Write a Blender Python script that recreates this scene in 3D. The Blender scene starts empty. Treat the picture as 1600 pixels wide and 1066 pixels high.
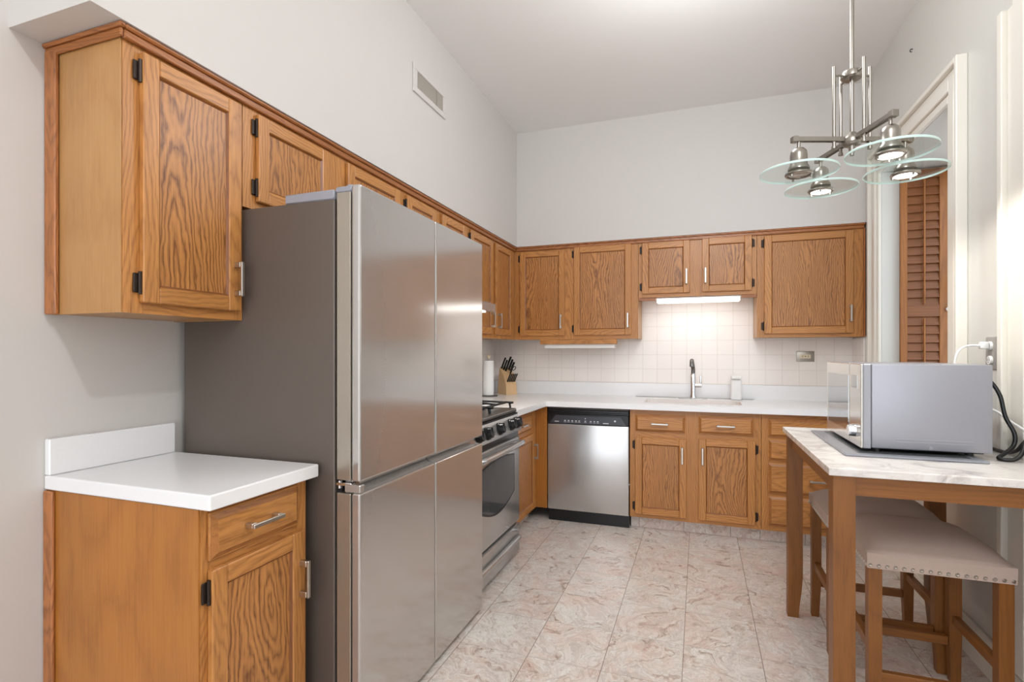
import bpy, bmesh, math, random
from mathutils import Vector, Matrix
random.seed(7)
S = bpy.context.scene
C = S.collection
PI = math.pi

# ---------------------------------------------------------------- camera, world, lights, exposure
cam = bpy.data.cameras.new('camera')
camo = bpy.data.objects.new('camera', cam)
C.objects.link(camo)
camo.location = (0, 0, 1.27)
camo.rotation_euler = (PI / 2, 0, math.radians(19.62))
cam.sensor_fit = 'HORIZONTAL'
cam.sensor_width = 36
cam.lens = 36 * 820.09 / 1600
cam.shift_y = 18.04 / 1600
cam.clip_start = 0.02
S.camera = camo

w = bpy.data.worlds.new('world')
S.world = w
w.use_nodes = True
w.node_tree.nodes['Background'].inputs[0].default_value = (0.93, 0.985, 1.06, 1)
w.node_tree.nodes['Background'].inputs[1].default_value = 2.75

def lamp(name, kind, loc, energy, color=(1, 1, 1), rot=(0, 0, 0), **kw):
    l = bpy.data.lights.new(name, kind)
    l.energy = energy
    l.color = color
    for k, v in kw.items():
        setattr(l, k, v)
    o = bpy.data.objects.new(name, l)
    o.location = loc
    o.rotation_euler = rot
    C.objects.link(o)
    return o

lamp('ceiling_lamp_light', 'POINT', (0.30, 0.33, 2.86), 36, (0.95, 0.985, 1.03), shadow_soft_size=0.05)
lamp('kitchen_fill_light', 'POINT', (0.0, 2.35, 2.66), 21, (0.95, 0.985, 1.03), shadow_soft_size=0.22)  # added fill out of view, no real fixture; evens out ceiling and walls

S.view_settings.view_transform = 'Standard'
S.view_settings.look = 'None'
S.view_settings.gamma = 1
S.view_settings.use_curve_mapping = False
S.view_settings.exposure = 0.15

# ---------------------------------------------------------------- materials
def s2l(c):
    return tuple(((x / 255) / 12.92 if x / 255 <= 0.04045 else ((x / 255 + 0.055) / 1.055) ** 2.4) for x in c) + (1,)

class NT:
    def __init__(self, name):
        self.m = bpy.data.materials.new(name)
        self.m.use_nodes = True
        self.t = self.m.node_tree
        self.b = self.t.nodes['Principled BSDF']
    def n(self, kind, **kw):
        nd = self.t.nodes.new(kind)
        for k, v in kw.items():
            setattr(nd, k, v)
        return nd
    def l(self, a, b):
        self.t.links.new(a, b)
    def val(self, sock, v):
        if hasattr(v, 'is_output') or isinstance(v, bpy.types.NodeSocket):
            self.l(v, sock)
        else:
            sock.default_value = v
    def math(self, op, a, b=0.0, c=None):
        nd = self.n('ShaderNodeMath', operation=op)
        self.val(nd.inputs[0], a)
        self.val(nd.inputs[1], b)
        if c is not None:
            self.val(nd.inputs[2], c)
        return nd.outputs[0]
    def vmath(self, op, a, b):
        nd = self.n('ShaderNodeVectorMath', operation=op)
        self.val(nd.inputs[0], a)
        self.val(nd.inputs[1], b)
        return nd.outputs[0]
    def noise(self, vec, scale, detail=2, rough=0.5, dist=0.0):
        nd = self.n('ShaderNodeTexNoise')
        self.l(vec, nd.inputs['Vector'])
        nd.inputs['Scale'].default_value = scale
        nd.inputs['Detail'].default_value = detail
        nd.inputs['Roughness'].default_value = rough
        nd.inputs['Distortion'].default_value = dist
        return nd.outputs['Fac']
    def mix(self, f, a, b, blend='MIX'):
        nd = self.n('ShaderNodeMix', data_type='RGBA', blend_type=blend)
        self.val(nd.inputs[0], f)
        self.val(nd.inputs[6], a)
        self.val(nd.inputs[7], b)
        return nd.outputs[2]
    def ramp(self, f, stops):
        nd = self.n('ShaderNodeValToRGB')
        self.l(f, nd.inputs[0])
        e = nd.color_ramp.elements
        while len(e) < len(stops):
            e.new(0.5)
        for i, (p, c) in enumerate(stops):
            e[i].position = p
            e[i].color = c
        return nd.outputs[0]
    def rng(self, f, a, b, c=0.0, d=1.0):
        nd = self.n('ShaderNodeMapRange')
        self.l(f, nd.inputs[0])
        for i, v in enumerate((a, b, c, d)):
            nd.inputs[i + 1].default_value = v
        return nd.outputs[0]
    def obj(self):
        return self.n('ShaderNodeTexCoord').outputs['Object']
    def bump(self, h, strength, dist=0.001):
        nd = self.n('ShaderNodeBump')
        nd.inputs['Strength'].default_value = strength
        nd.inputs['Distance'].default_value = dist
        self.l(h, nd.inputs['Height'])
        self.l(nd.outputs[0], self.b.inputs['Normal'])
    def set(self, **kw):
        for k, v in kw.items():
            self.val(self.b.inputs[k.replace('_', ' ')], v)
        return self

def plain(name, rgb, rough=0.5, metal=0.0, var=0.03, scale=30, **kw):
    t = NT(name)
    f = t.noise(t.obj(), scale, 3)
    c = s2l(rgb)
    lo = tuple(x * (1 - var) for x in c[:3]) + (1,)
    hi = tuple(min(1, x * (1 + var)) for x in c[:3]) + (1,)
    t.set(Base_Color=t.mix(f, lo, hi), Roughness=rough, Metallic=metal, **kw)
    return t.m

def oak(name, light, dark, axis='z', lines=0.6, spacing=0.0075, depth=0.06, slope=0.10, wig=1.0, rough=0.36, fibre=0.30):
    """plain-sawn timber: rings of a leaning log cut by the board, which gives cathedrals in the middle and straight grain at the sides"""
    t = NT(name)
    rnd = t.n('ShaderNodeObjectInfo').outputs['Random']
    comb = t.n('ShaderNodeCombineXYZ')
    for i, k in enumerate((17.0, 31.0, 53.0)):
        t.l(t.math('MULTIPLY', rnd, k), comb.inputs[i])
    p0 = t.obj()
    p = t.vmath('ADD', p0, comb.outputs[0])
    along = 'xyz'.index(axis)
    across, deep = {0: (2, 1), 1: (2, 0), 2: (0, 1)}[along]
    sp = t.n('ShaderNodeSeparateXYZ')
    t.l(p, sp.inputs[0])
    def sc(al, ac):
        v = [ac, ac, ac]
        v[along] = al
        return t.vmath('MULTIPLY', p, tuple(v))
    lowx = t.math('MULTIPLY', t.math('SUBTRACT', t.noise(sc(1.1, 3.0), 1.0, 2, 0.5), 0.5), 0.16 * wig)
    mid = t.math('MULTIPLY', t.math('SUBTRACT', t.noise(sc(7, 22), 1.0, 2, 0.55), 0.5), 0.020 * wig)
    fine = t.math('MULTIPLY', t.math('SUBTRACT', t.noise(sc(26, 60), 1.0, 1, 0.5), 0.5), 0.006 * wig)
    u = t.math('SUBTRACT', t.math('PINGPONG', sp.outputs[across], 0.34), 0.17)
    u = t.math('ADD', u, lowx)
    lean = t.math('MULTIPLY', t.math('SUBTRACT', t.math('PINGPONG', sp.outputs[along], 1.3), 0.65), slope)
    d = t.math('ADD', t.math('ADD', lean, depth), sp.outputs[deep] if False else t.math('MULTIPLY', lowx, 0.6))
    r = t.math('SQRT', t.math('ADD', t.math('MULTIPLY', u, u), t.math('MULTIPLY', d, d)))
    r = t.math('ADD', t.math('ADD', r, mid), fine)
    fr = t.math('FRACT', t.math('DIVIDE', r, spacing))
    # sharp early-wood edge, slow fade
    ring = t.math('POWER', t.math('SUBTRACT', 1.0, t.math('ABSOLUTE', t.math('SUBTRACT', t.math('MULTIPLY', fr, 2.0), 1.0))), 1.8)
    fib = t.noise(sc(9, 420), 1.0, 3, 0.65)
    fib2 = t.noise(sc(3, 110), 1.0, 2, 0.5)
    broad = t.noise(sc(1.0, 4.5), 1.0, 3, 0.5)
    ring = t.math('MULTIPLY', ring, t.rng(fib, 0.3, 0.62, 0.45, 1.1))
    f = t.math('ADD', t.math('MULTIPLY', ring, lines), t.math('MULTIPLY', t.rng(fib, 0.46, 0.74), fibre))
    f = t.math('ADD', f, t.math('MULTIPLY', t.rng(fib2, 0.45, 0.8), fibre * 0.8))
    f = t.math('MINIMUM', f, 1.0)
    c = t.mix(f, s2l(light), s2l(dark))
    c = t.mix(t.rng(broad, 0.35, 0.7, 0, 0.30), c, tuple(x * 0.50 for x in s2l(light)[:3]) + (1,))
    t.set(Base_Color=c, Roughness=rough)
    t.bump(f, 0.12, 0.0005)
    return t.m

M = {}
OL, OD = (203, 140, 76), (124, 71, 30)
M['oak'] = oak('oak_vertical_grain', OL, OD, 'z', 0.50, 0.0075, 0.16, 0.05, 0.7)
M['oakx'] = oak('oak_horizontal_grain', OL, OD, 'x', 0.50, 0.0075, 0.16, 0.05, 0.7)
M['panel'] = oak('oak_figured_panel', (198, 135, 73), (108, 61, 27), 'z', 0.88, 0.0135, 0.03, 0.12, 1.5)
M['oak_dark'] = oak('oak_dark_bead', (140, 84, 42), (92, 50, 22), 'z', 0.4)
M['oak_darkx'] = oak('oak_dark_bead_across', (150, 92, 46), (96, 54, 24), 'x', 0.4)
M['oak_bevel'] = oak('oak_drawer_bevel', (178, 116, 58), (118, 66, 28), 'x', 0.45)
M['veneer'] = oak('pale_oak_veneer', (188, 141, 88), (158, 107, 57), 'z', 0.40, 0.016, 0.04, 0.06, 0.6, 0.34, 0.25)
M['veneer_o'] = oak('orange_oak_veneer', (182, 118, 52), (144, 84, 32), 'z', 0.45, 0.016, 0.04, 0.06, 0.6, 0.32, 0.25)
M['oak_mould'] = oak('oak_moulding', (186, 118, 66), (108, 60, 28), 'z', 0.6)
M['oak_mouldx'] = oak('oak_moulding_across', (178, 112, 60), (108, 60, 28), 'x', 0.6)
M['oak_mouldy'] = oak('oak_moulding_along', (178, 112, 60), (108, 60, 28), 'y', 0.6)
TL, TD = (142, 88, 35), (92, 52, 18)
M['table_oak'] = oak('brown_stained_wood', TL, TD, 'z', 0.3, 0.012, 0.12, 0.05, 0.6, 0.42)
M['table_oakx'] = oak('brown_stained_wood_across', TL, TD, 'x', 0.3, 0.012, 0.12, 0.05, 0.6, 0.42)
M['table_oaky'] = oak('brown_stained_wood_along', TL, TD, 'y', 0.3, 0.012, 0.12, 0.05, 0.6, 0.42)
M['shutter'] = oak('shutter_wood', (166, 104, 48), (108, 62, 25), 'z', 0.4, 0.010, 0.15, 0.04, 0.5, 0.45)
M['shutterx'] = oak('shutter_wood_across', (134, 82, 44), (94, 55, 27), 'x', 0.4, 0.010, 0.15, 0.04, 0.5, 0.45)
M['block'] = oak('beech_block', (228, 190, 144), (208, 164, 114), 'z', 0.3, 0.012, 0.1, 0.05, 0.5, 0.5)

M['wall'] = plain('warm_white_wall_paint', (207, 202, 197), 0.55, 0, 0.012, 3)
M['ceil'] = plain('ceiling_paint', (232, 229, 225), 0.7, 0, 0.012, 3)
M['wallr'] = plain('glossy_white_wall_paint', (210, 208, 201), 0.20, 0, 0.015, 3)
M['trim'] = plain('cream_gloss_trim_paint', (230, 225, 214), 0.22, 0, 0.012, 6)
M['quartz'] = plain('white_quartz', (238, 237, 237), 0.22, 0, 0.02, 120)
M['white'] = plain('white_plastic', (235, 234, 232), 0.35, 0, 0.01, 20)
M['paper'] = plain('white_paper_towel', (240, 240, 238), 0.9, 0, 0.03, 80)
M['nickel'] = plain('brushed_nickel', (198, 192, 184), 0.30, 1.0, 0.04, 60)
M['nickel_drk'] = plain('satin_nickel_lamp_metal', (158, 152, 144), 0.28, 1.0, 0.04, 60)
M['chrome'] = plain('chrome', (214, 214, 216), 0.10, 1.0, 0.01, 20)
M['bronze'] = plain('dark_bronze_hinge', (58, 48, 42), 0.42, 0.8, 0.1, 60)
M['black'] = plain('black_plastic', (16, 16, 18), 0.32, 0, 0.1, 40)
M['iron'] = plain('black_cast_iron', (28, 28, 30), 0.55, 0.2, 0.2, 90)
M['dark'] = plain('dark_gap', (12, 11, 11), 0.7, 0, 0.1, 20)
M['fridge_side'] = plain('grey_fridge_cabinet', (104, 94, 86), 0.42, 0.35, 0.03, 8)
M['fridge_trim'] = plain('light_grey_plastic', (150, 150, 158), 0.4, 0.1, 0.02, 10)
M['control'] = plain('charcoal_control_fascia', (62, 64, 70), 0.30, 0, 0.05, 30)
M['mark'] = plain('pale_control_marks', (206, 206, 210), 0.5, 0, 0.02, 30)
M['plate'] = plain('grey_metal_plate', (168, 162, 152), 0.38, 0.7, 0.05, 40)
M['plate_c'] = plain('grey_receptacle_plate', (158, 154, 149), 0.4, 0.1, 0.03, 40)
M['ivory'] = plain('ivory_plastic', (228, 214, 184), 0.45, 0, 0.02, 40)
M['ovenglass'] = plain('dark_oven_glass', (70, 70, 72), 0.06, 0.0, 0.05, 10)
M['fabric'] = None
M['cable_b'] = plain('black_cable_rubber', (14, 14, 15), 0.35, 0, 0.1, 80)
M['mw_side'] = plain('silver_painted_steel', (160, 160, 167), 0.36, 0.35, 0.015, 10)
M['mw_frame'] = plain('silver_door_frame', (224, 220, 212), 0.16, 0.75, 0.02, 10)
M['mat'] = plain('slate_grey_board', (150, 152, 160), 0.28, 0.2, 0.05, 50)
M['mat_in'] = plain('dark_slate_inset', (84, 88, 90), 0.26, 0.2, 0.08, 60)
M['cavity'] = plain('pale_duct_shadow', (96, 90, 86), 0.8, 0, 0.1, 40)
M['steel_drk'] = plain('burner_enamel', (120, 118, 116), 0.3, 0.8, 0.05, 40)

def fabric():
    t = NT('taupe_linen_fabric')
    p = t.obj()
    wv = t.noise(t.vmath('MULTIPLY', p, (600, 600, 600)), 1, 2, 0.7)
    c = t.mix(wv, s2l((170, 148, 135)), s2l((194, 173, 160)))
    t.set(Base_Color=c, Roughness=0.85)
    t.bump(wv, 0.15, 0.0005)
    return t.m
M['fabric'] = fabric()

def steel(name, rgb, rough, axis, br_=0.06):
    t = NT(name)
    p = t.obj()
    k = {'x': (4, 400, 400), 'y': (400, 4, 400), 'z': (400, 400, 4)}[axis]
    br = t.noise(t.vmath('MULTIPLY', p, k), 1.0, 2, 0.6)
    c = s2l(rgb)
    t.set(Base_Color=t.mix(br, tuple(x * (1 - br_) for x in c[:3]) + (1,), tuple(min(1, x * (1 + br_)) for x in c[:3]) + (1,)),
          Metallic=0.72, Roughness=t.rng(br, 0.2, 0.8, rough * 0.9, rough * 1.12))
    t.bump(br, 0.015, 0.0002)
    return t.m
M['steel'] = steel('stainless_steel', (194, 190, 186), 0.14, 'y', 0.03)
M['steel_dw'] = steel('stainless_steel_panel', (196, 194, 192), 0.24, 'x', 0.03)
M['steel_stove'] = steel('stainless_stove_front', (186, 184, 182), 0.24, 'y', 0.02)
M['steel_edge'] = steel('satin_door_edge', (176, 168, 156), 0.24, 'z')

def floor_mat():
    t = NT('marbled_vinyl_tile')
    p = t.obj()
    T = 0.307
    sc = t.vmath('MULTIPLY', t.vmath('ADD', p, (0.063, -2.09, 0)), (1 / T, 1 / T, 0))
    cell = t.vmath('FLOOR', sc, (0, 0, 0))
    wn = t.n('ShaderNodeTexWhiteNoise', noise_dimensions='3D')
    t.l(cell, wn.inputs['Vector'])
    off = t.vmath('MULTIPLY', wn.outputs['Color'], (9, 9, 9))
    q = t.vmath('ADD', p, off)
    rot = t.n('ShaderNodeVectorRotate', rotation_type='Z_AXIS')
    t.l(q, rot.inputs['Vector'])
    t.l(t.math('MULTIPLY', wn.outputs['Value'], 6.28), rot.inputs['Angle'])
    q = rot.outputs[0]
    warp = t.n('ShaderNodeTexNoise')
    t.l(q, warp.inputs['Vector'])
    warp.inputs['Scale'].default_value = 5
    warp.inputs['Detail'].default_value = 4
    qw = t.vmath('ADD', q, t.vmath('MULTIPLY', warp.outputs['Color'], (0.34, 0.34, 0)))
    a = t.noise(t.vmath('MULTIPLY', qw, (1, 2.6, 1)), 7.5, 10, 0.72, 0.4)
    b = t.noise(q, 4.5, 5, 0.65, 0.8)
    d = t.noise(qw, 13, 8, 0.72, 1.0)
    c = t.ramp(a, [(0.30, s2l((148, 127, 110))), (0.41, s2l((195, 179, 167))), (0.50, s2l((225, 218, 210))),
                   (0.58, s2l((197, 186, 177))), (0.66, s2l((223, 218, 212))), (0.80, s2l((245, 246, 244)))])
    c = t.mix(t.rng(b, 0.42, 0.66, 0, 0.70), c, t.mix(t.rng(a, 0.36, 0.64), s2l((185, 139, 120)), s2l((235, 211, 199))))
    c = t.mix(t.rng(wn.outputs['Value'], 0, 1, 0, 0.20), c, s2l((213, 211, 205)))
    vein = t.rng(t.math('ABSOLUTE', t.math('SUBTRACT', d, 0.53)), 0.0, 0.022, 0.5, 0.0)
    c = t.mix(vein, c, s2l((245, 250, 248)))
    d2 = t.noise(qw, 9, 9, 0.75, 0.8)
    dv = t.rng(t.math('ABSOLUTE', t.math('SUBTRACT', d2, 0.47)), 0.0, 0.04, 0.35, 0.0)
    c = t.mix(dv, c, s2l((154, 133, 120)))
    fr = t.vmath('FRACTION', sc, (0, 0, 0))
    sep = t.n('ShaderNodeSeparateXYZ')
    t.l(fr, sep.inputs[0])
    ex = t.math('ABSOLUTE', t.math('SUBTRACT', sep.outputs[0], 0.5))
    ey = t.math('ABSOLUTE', t.math('SUBTRACT', sep.outputs[1], 0.5))
    g = t.math('MAXIMUM', t.math('MULTIPLY', t.math('GREATER_THAN', ex, 0.4945), 0.8),
               t.math('MULTIPLY', t.math('GREATER_THAN', ey, 0.4955), 0.45))
    c = t.mix(g, c, s2l((116, 92, 76)))
    t.set(Base_Color=c, Roughness=t.rng(a, 0.3, 0.7, 0.24, 0.38))
    t.bump(g, -0.2, 0.001)
    return t.m
M['floor'] = floor_mat()

def marble():
    t = NT('white_marble_top')
    p = t.obj()
    wp = t.n('ShaderNodeTexNoise')
    t.l(p, wp.inputs['Vector'])
    wp.inputs['Scale'].default_value = 4
    wp.inputs['Detail'].default_value = 5
    q = t.vmath('ADD', p, t.vmath('MULTIPLY', wp.outputs['Color'], (0.35, 0.35, 0.1)))
    a = t.noise(q, 8, 7, 0.65, 0.8)
    c = t.ramp(a, [(0.28, s2l((168, 164, 166))), (0.40, s2l((210, 203, 198))), (0.52, s2l((232, 227, 221))), (0.75, s2l((238, 234, 229)))])
    v = t.rng(t.math('ABSOLUTE', t.math('SUBTRACT', t.noise(q, 6, 7, 0.65, 0.8), 0.5)), 0, 0.03, 0.22, 0)
    c = t.mix(v, c, s2l((196, 180, 172)))
    t.set(Base_Color=c, Roughness=0.18)
    return t.m
M['marble'] = marble()

def tiles(name, axis):
    t = NT(name)
    p = t.obj()
    sep = t.n('ShaderNodeSeparateXYZ')
    t.l(p, sep.inputs[0])
    T = 0.1165
    u = t.math('DIVIDE', t.math('ADD', sep.outputs['XY'.index(axis)], 0.445 if axis == 'X' else 0.0), T)
    v = t.math('DIVIDE', t.math('SUBTRACT', sep.outputs[2], 1.018), T)
    eu = t.math('ABSOLUTE', t.math('SUBTRACT', t.math('FRACT', u), 0.5))
    ev = t.math('ABSOLUTE', t.math('SUBTRACT', t.math('FRACT', v), 0.5))
    m = t.math('MAXIMUM', eu, ev)
    g = t.rng(m, 0.478, 0.492, 0, 1)
    fl = t.n('ShaderNodeCombineXYZ')
    t.l(t.math('FLOOR', u), fl.inputs[0])
    t.l(t.math('FLOOR', v), fl.inputs[1])
    wn = t.n('ShaderNodeTexWhiteNoise', noise_dimensions='2D')
    t.l(fl.outputs[0], wn.inputs['Vector'])
    c = t.mix(t.math('MULTIPLY', wn.outputs['Value'], 0.5), s2l((243, 236, 230)), s2l((238, 230, 223)))
    c = t.mix(t.math('MULTIPLY', g, 0.7), c, s2l((220, 211, 202)))
    t.set(Base_Color=c, Roughness=0.22)
    t.bump(t.math('SUBTRACT', 1.0, g), 0.35, 0.0015)
    return t.m
M['tile'] = tiles('beige_wall_tile', 'X')
M['tiley'] = tiles('beige_wall_tile_side', 'Y')

def glass(name, tint, refl=1.0):
    t = NT(name)
    t.t.nodes.remove(t.b)
    tr = t.n('ShaderNodeBsdfTransparent')
    tr.inputs[0].default_value = tint
    gl = t.n('ShaderNodeBsdfGlossy')
    gl.inputs['Roughness'].default_value = 0.02
    lw = t.n('ShaderNodeLayerWeight')
    lw.inputs[0].default_value = 0.5
    mx = t.n('ShaderNodeMixShader')
    t.l(t.math('ADD', t.math('MULTIPLY', t.math('POWER', lw.outputs['Facing'], 4.0), 0.35 * refl), 0.03), mx.inputs[0])
    t.l(tr.outputs[0], mx.inputs[1])
    t.l(gl.outputs[0], mx.inputs[2])
    t.l(mx.outputs[0], t.t.nodes['Material Output'].inputs[0])
    return t.m
M['glass'] = glass('clear_glass_disc', (0.94, 0.97, 0.96, 1))
M['pane'] = glass('window_pane_glass', (0.9, 0.93, 0.95, 1))
M['mwglass'] = None
M['glass_edge'] = plain('green_glass_edge', (206, 228, 222), 0.12, 0, 0.02, 10)

def mwglass():
    t = NT('mirrored_oven_window')
    f = t.noise(t.obj(), 8, 2)
    t.set(Base_Color=t.mix(f, (0.40, 0.41, 0.42, 1), (0.46, 0.47, 0.48, 1)), Metallic=0.9, Roughness=0.05)
    return t.m
M['mwglass'] = mwglass()

def emit(name, color, strength):
    t = NT(name)
    t.set(Base_Color=(0.9, 0.9, 0.88, 1), Emission_Color=color, Emission_Strength=strength)
    return t.m
M['bulb'] = emit('lit_lamp_lens', (1.0, 0.97, 0.92, 1), 9)
M['bulb_off'] = plain('unlit_lamp_lens', (178, 176, 168), 0.2, 0.4, 0.02, 20)
M['tube'] = emit('lit_fluorescent_diffuser', (1.0, 0.98, 0.95, 1), 3.2)
M['tube_off'] = plain('unlit_white_diffuser', (236, 234, 230), 0.4, 0, 0.01, 20)

# ---------------------------------------------------------------- mesh tools
class MB:
    def __init__(self, *mats):
        self.bm = bmesh.new()
        self.mats = list(mats)
        self.mi = 0
    def use(self, m):
        if m not in self.mats:
            self.mats.append(m)
        self.mi = self.mats.index(m)
        return self
    def _mark(self, f0):
        self.bm.faces.ensure_lookup_table()
        for f in self.bm.faces[f0:]:
            f.material_index = self.mi
    def box(self, x0, x1, y0, y1, z0, z1, bev=0.0, seg=1):
        f0 = len(self.bm.faces)
        if bev > 0:
            b2 = bmesh.new()
            r = bmesh.ops.create_cube(b2, size=1)
            for v in b2.verts:
                v.co = Vector((x0 + (v.co.x + .5) * (x1 - x0), y0 + (v.co.y + .5) * (y1 - y0), z0 + (v.co.z + .5) * (z1 - z0)))
            bmesh.ops.bevel(b2, geom=b2.edges[:], offset=bev, segments=seg, profile=0.5, affect='EDGES', clamp_overlap=True)
            me = bpy.data.meshes.new('tmp')
            b2.to_mesh(me)
            b2.free()
            self.bm.from_mesh(me)
            bpy.data.meshes.remove(me)
        else:
            vs = [self.bm.verts.new((x, y, z)) for z in (z0, z1) for y in (y0, y1) for x in (x0, x1)]
            for q in ((0, 2, 3, 1), (4, 5, 7, 6), (0, 1, 5, 4), (2, 6, 7, 3), (0, 4, 6, 2), (1, 3, 7, 5)):
                self.bm.faces.new([vs[i] for i in q])
        self._mark(f0)
        return self
    def hexa(self, lo, hi):
        f0 = len(self.bm.faces)
        a = [self.bm.verts.new(p) for p in lo]
        b = [self.bm.verts.new(p) for p in hi]
        n = len(a)
        self.bm.faces.new(a[::-1])
        self.bm.faces.new(b)
        for i in range(n):
            self.bm.faces.new((a[i], a[(i + 1) % n], b[(i + 1) % n], b[i]))
        self._mark(f0)
        return self
    def prism(self, poly, axis, a, b):
        def p3(u, v, t):
            return {'x': (t, u, v), 'y': (u, t, v), 'z': (u, v, t)}[axis]
        self.hexa([p3(u, v, a) for u, v in poly], [p3(u, v, b) for u, v in poly])
        return self
    def cyl(self, p0, p1, r0, r1=None, n=20, cap=True):
        f0 = len(self.bm.faces)
        r1 = r0 if r1 is None else r1
        p0, p1 = Vector(p0), Vector(p1)
        d = (p1 - p0).normalized()
        u = d.orthogonal().normalized()
        v = d.cross(u)
        A = [self.bm.verts.new(p0 + (u * math.cos(2 * PI * i / n) + v * math.sin(2 * PI * i / n)) * r0) for i in range(n)]
        B = [self.bm.verts.new(p1 + (u * math.cos(2 * PI * i / n) + v * math.sin(2 * PI * i / n)) * r1) for i in range(n)]
        for i in range(n):
            self.bm.faces.new((A[i], A[(i + 1) % n], B[(i + 1) % n], B[i]))
        if cap:
            self.bm.faces.new(A[::-1])
            self.bm.faces.new(B)
        self._mark(f0)
        return self
    def lathe(self, prof, c=(0, 0, 0), n=28):
        f0 = len(self.bm.faces)
        c = Vector(c)
        rings = []
        for r, z in prof:
            if r < 1e-5:
                rings.append([self.bm.verts.new(c + Vector((0, 0, z)))])
            else:
                rings.append([self.bm.verts.new(c + Vector((r * math.cos(2 * PI * i / n), r * math.sin(2 * PI * i / n), z))) for i in range(n)])
        for A, B in zip(rings, rings[1:]):
            for i in range(n):
                j = (i + 1) % n
                q = [A[i % len(A)], A[j % len(A)], B[j % len(B)], B[i % len(B)]]
                q = list(dict.fromkeys(q))
                if len(q) > 2:
                    self.bm.faces.new(q)
        self._mark(f0)
        return self
    def tube(self, pts, r, n=10, sub=6):
        P = [Vector(p) for p in pts]
        if sub > 1 and len(P) > 2:
            Q = []
            for i in range(len(P) - 1):
                a, b, c, d = P[max(0, i - 1)], P[i], P[i + 1], P[min(len(P) - 1, i + 2)]
                for k in range(sub):
                    t = k / sub
                    Q.append(0.5 * ((2 * b) + (c - a) * t + (2 * a - 5 * b + 4 * c - d) * t * t + (3 * b - a - 3 * c + d) * t ** 3))
            Q.append(P[-1])
            P = Q
        f0 = len(self.bm.faces)
        prev = None
        rings = []
        for i, p in enumerate(P):
            d = (P[min(i + 1, len(P) - 1)] - P[max(i - 1, 0)]).normalized()
            if prev is None:
                u = d.orthogonal().normalized()
            else:
                u = (prev - d * prev.dot(d)).normalized()
            prev = u
            v = d.cross(u)
            rings.append([self.bm.verts.new(p + (u * math.cos(2 * PI * k / n) + v * math.sin(2 * PI * k / n)) * r) for k in range(n)])
        for A, B in zip(rings, rings[1:]):
            for k in range(n):
                self.bm.faces.new((A[k], A[(k + 1) % n], B[(k + 1) % n], B[k]))
        self.bm.faces.new(rings[0][::-1])
        self.bm.faces.new(rings[-1])
        self._mark(f0)
        return self
    def xf(self, mat):
        bmesh.ops.transform(self.bm, matrix=mat, verts=self.bm.verts[:])
        return self
    def build(self, name, parent=None, loc=None, rot=None, smooth=False, **props):
        bmesh.ops.recalc_face_normals(self.bm, faces=self.bm.faces[:])
        me = bpy.data.meshes.new(name)
        self.bm.to_mesh(me)
        self.bm.free()
        for m in self.mats:
            me.materials.append(M[m])
        if smooth:
            for p in me.polygons:
                p.use_smooth = True
            try:
                me.set_sharp_from_angle(angle=math.radians(38))
            except Exception:
                pass
        o = bpy.data.objects.new(name, me)
        C.objects.link(o)
        if parent is not None:
            o.parent = parent
        if loc is not None:
            o.location = loc
        if rot is not None:
            o.rotation_euler = rot
        for k, v in props.items():
            o[k] = v
        return o

def thing(name, label, cat, loc=(0, 0, 0), rz=0.0, group=None):
    o = bpy.data.objects.new(name, None)
    C.objects.link(o)
    o.location = loc
    o.rotation_euler = (0, 0, rz)
    o.empty_display_size = 0.05
    o['label'] = label
    o['category'] = cat
    if group:
        o['group'] = group
    return o

def struct(name, mb, **kw):
    return mb.build(name, kind='structure', **kw)

def copy_tree(o, parent=None):
    c = o.copy()
    C.objects.link(c)
    c.parent = parent
    for ch in list(o.children):
        copy_tree(ch, c)
    return c

# ---------------------------------------------------------------- room shell
XL, XR, YB, ZC = -1.785, 1.08, 4.52, 3.12
YR = -2.6
struct('floor', MB('floor').box(XL - .12, XR + .5, YR, YB + .12, -.06, 0))
struct('ceiling', MB('ceil').box(XL - .12, XR + .5, YR, YB + .12, ZC, ZC + .08))
struct('wall_left', MB('wall').box(XL - .12, XL, YR, YB + .12, 0, ZC))
struct('wall_back', MB('wall').box(XL, XR + .5, YB, YB + .12, 0, ZC))
# plaster bulkhead flush with the cabinet fronts, up to the ceiling
BX, BY, ZS = -1.452, 4.196, 2.162
struct('wall_bulkhead', MB('wall').box(XL, BX, .893, YB, ZS, ZC).box(BX, XR, BY, YB, ZS, ZC))
# right wall with the deep window recess
WY0, WY1, WZ0, WZ1, XW = 2.91, 3.885, .95, 2.40, 1.47
r = MB('wallr')
r.box(XR, XR + .5, YR, WY0, 0, ZC)
r.box(XR, XR + .5, WY1, YB, 0, ZC)
r.box(XR, XR + .5, WY0, WY1, 0, WZ0)
r.box(XR, XR + .5, WY0, WY1, WZ1, ZC)
struct('wall_right', r)
# window in the recess: frame, mullions, pane
wn = MB('trim')
wn.box(XW, XW + .05, WY0, WY1, WZ0, WZ0 + .06)
wn.box(XW, XW + .05, WY0, WY1, WZ1 - .06, WZ1)
wn.box(XW, XW + .05, WY0, WY0 + .05, WZ0 + .06, WZ1 - .06)
wn.box(XW, XW + .05, WY1 - .05, WY1, WZ0 + .06, WZ1 - .06)
wn.box(XW + .005, XW + .045, WY0 + .05, WY1 - .05, 1.66, 1.71)
wo = struct('window_1', wn)
MB('pane').box(XW + .02, XW + .026, WY0 + .05, WY1 - .05, WZ0 + .06, WZ1 - .06).build('pane', wo)
MB('oak_mouldy').box(XW - .03, XW, WY0, WY1 - .03, WZ1 - .05, WZ1).use('oak_mould').box(XW - .03, XW, WY1 - .06, WY1 - .03, WZ0, WZ1 - .05).build('frame_trim', wo)
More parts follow.
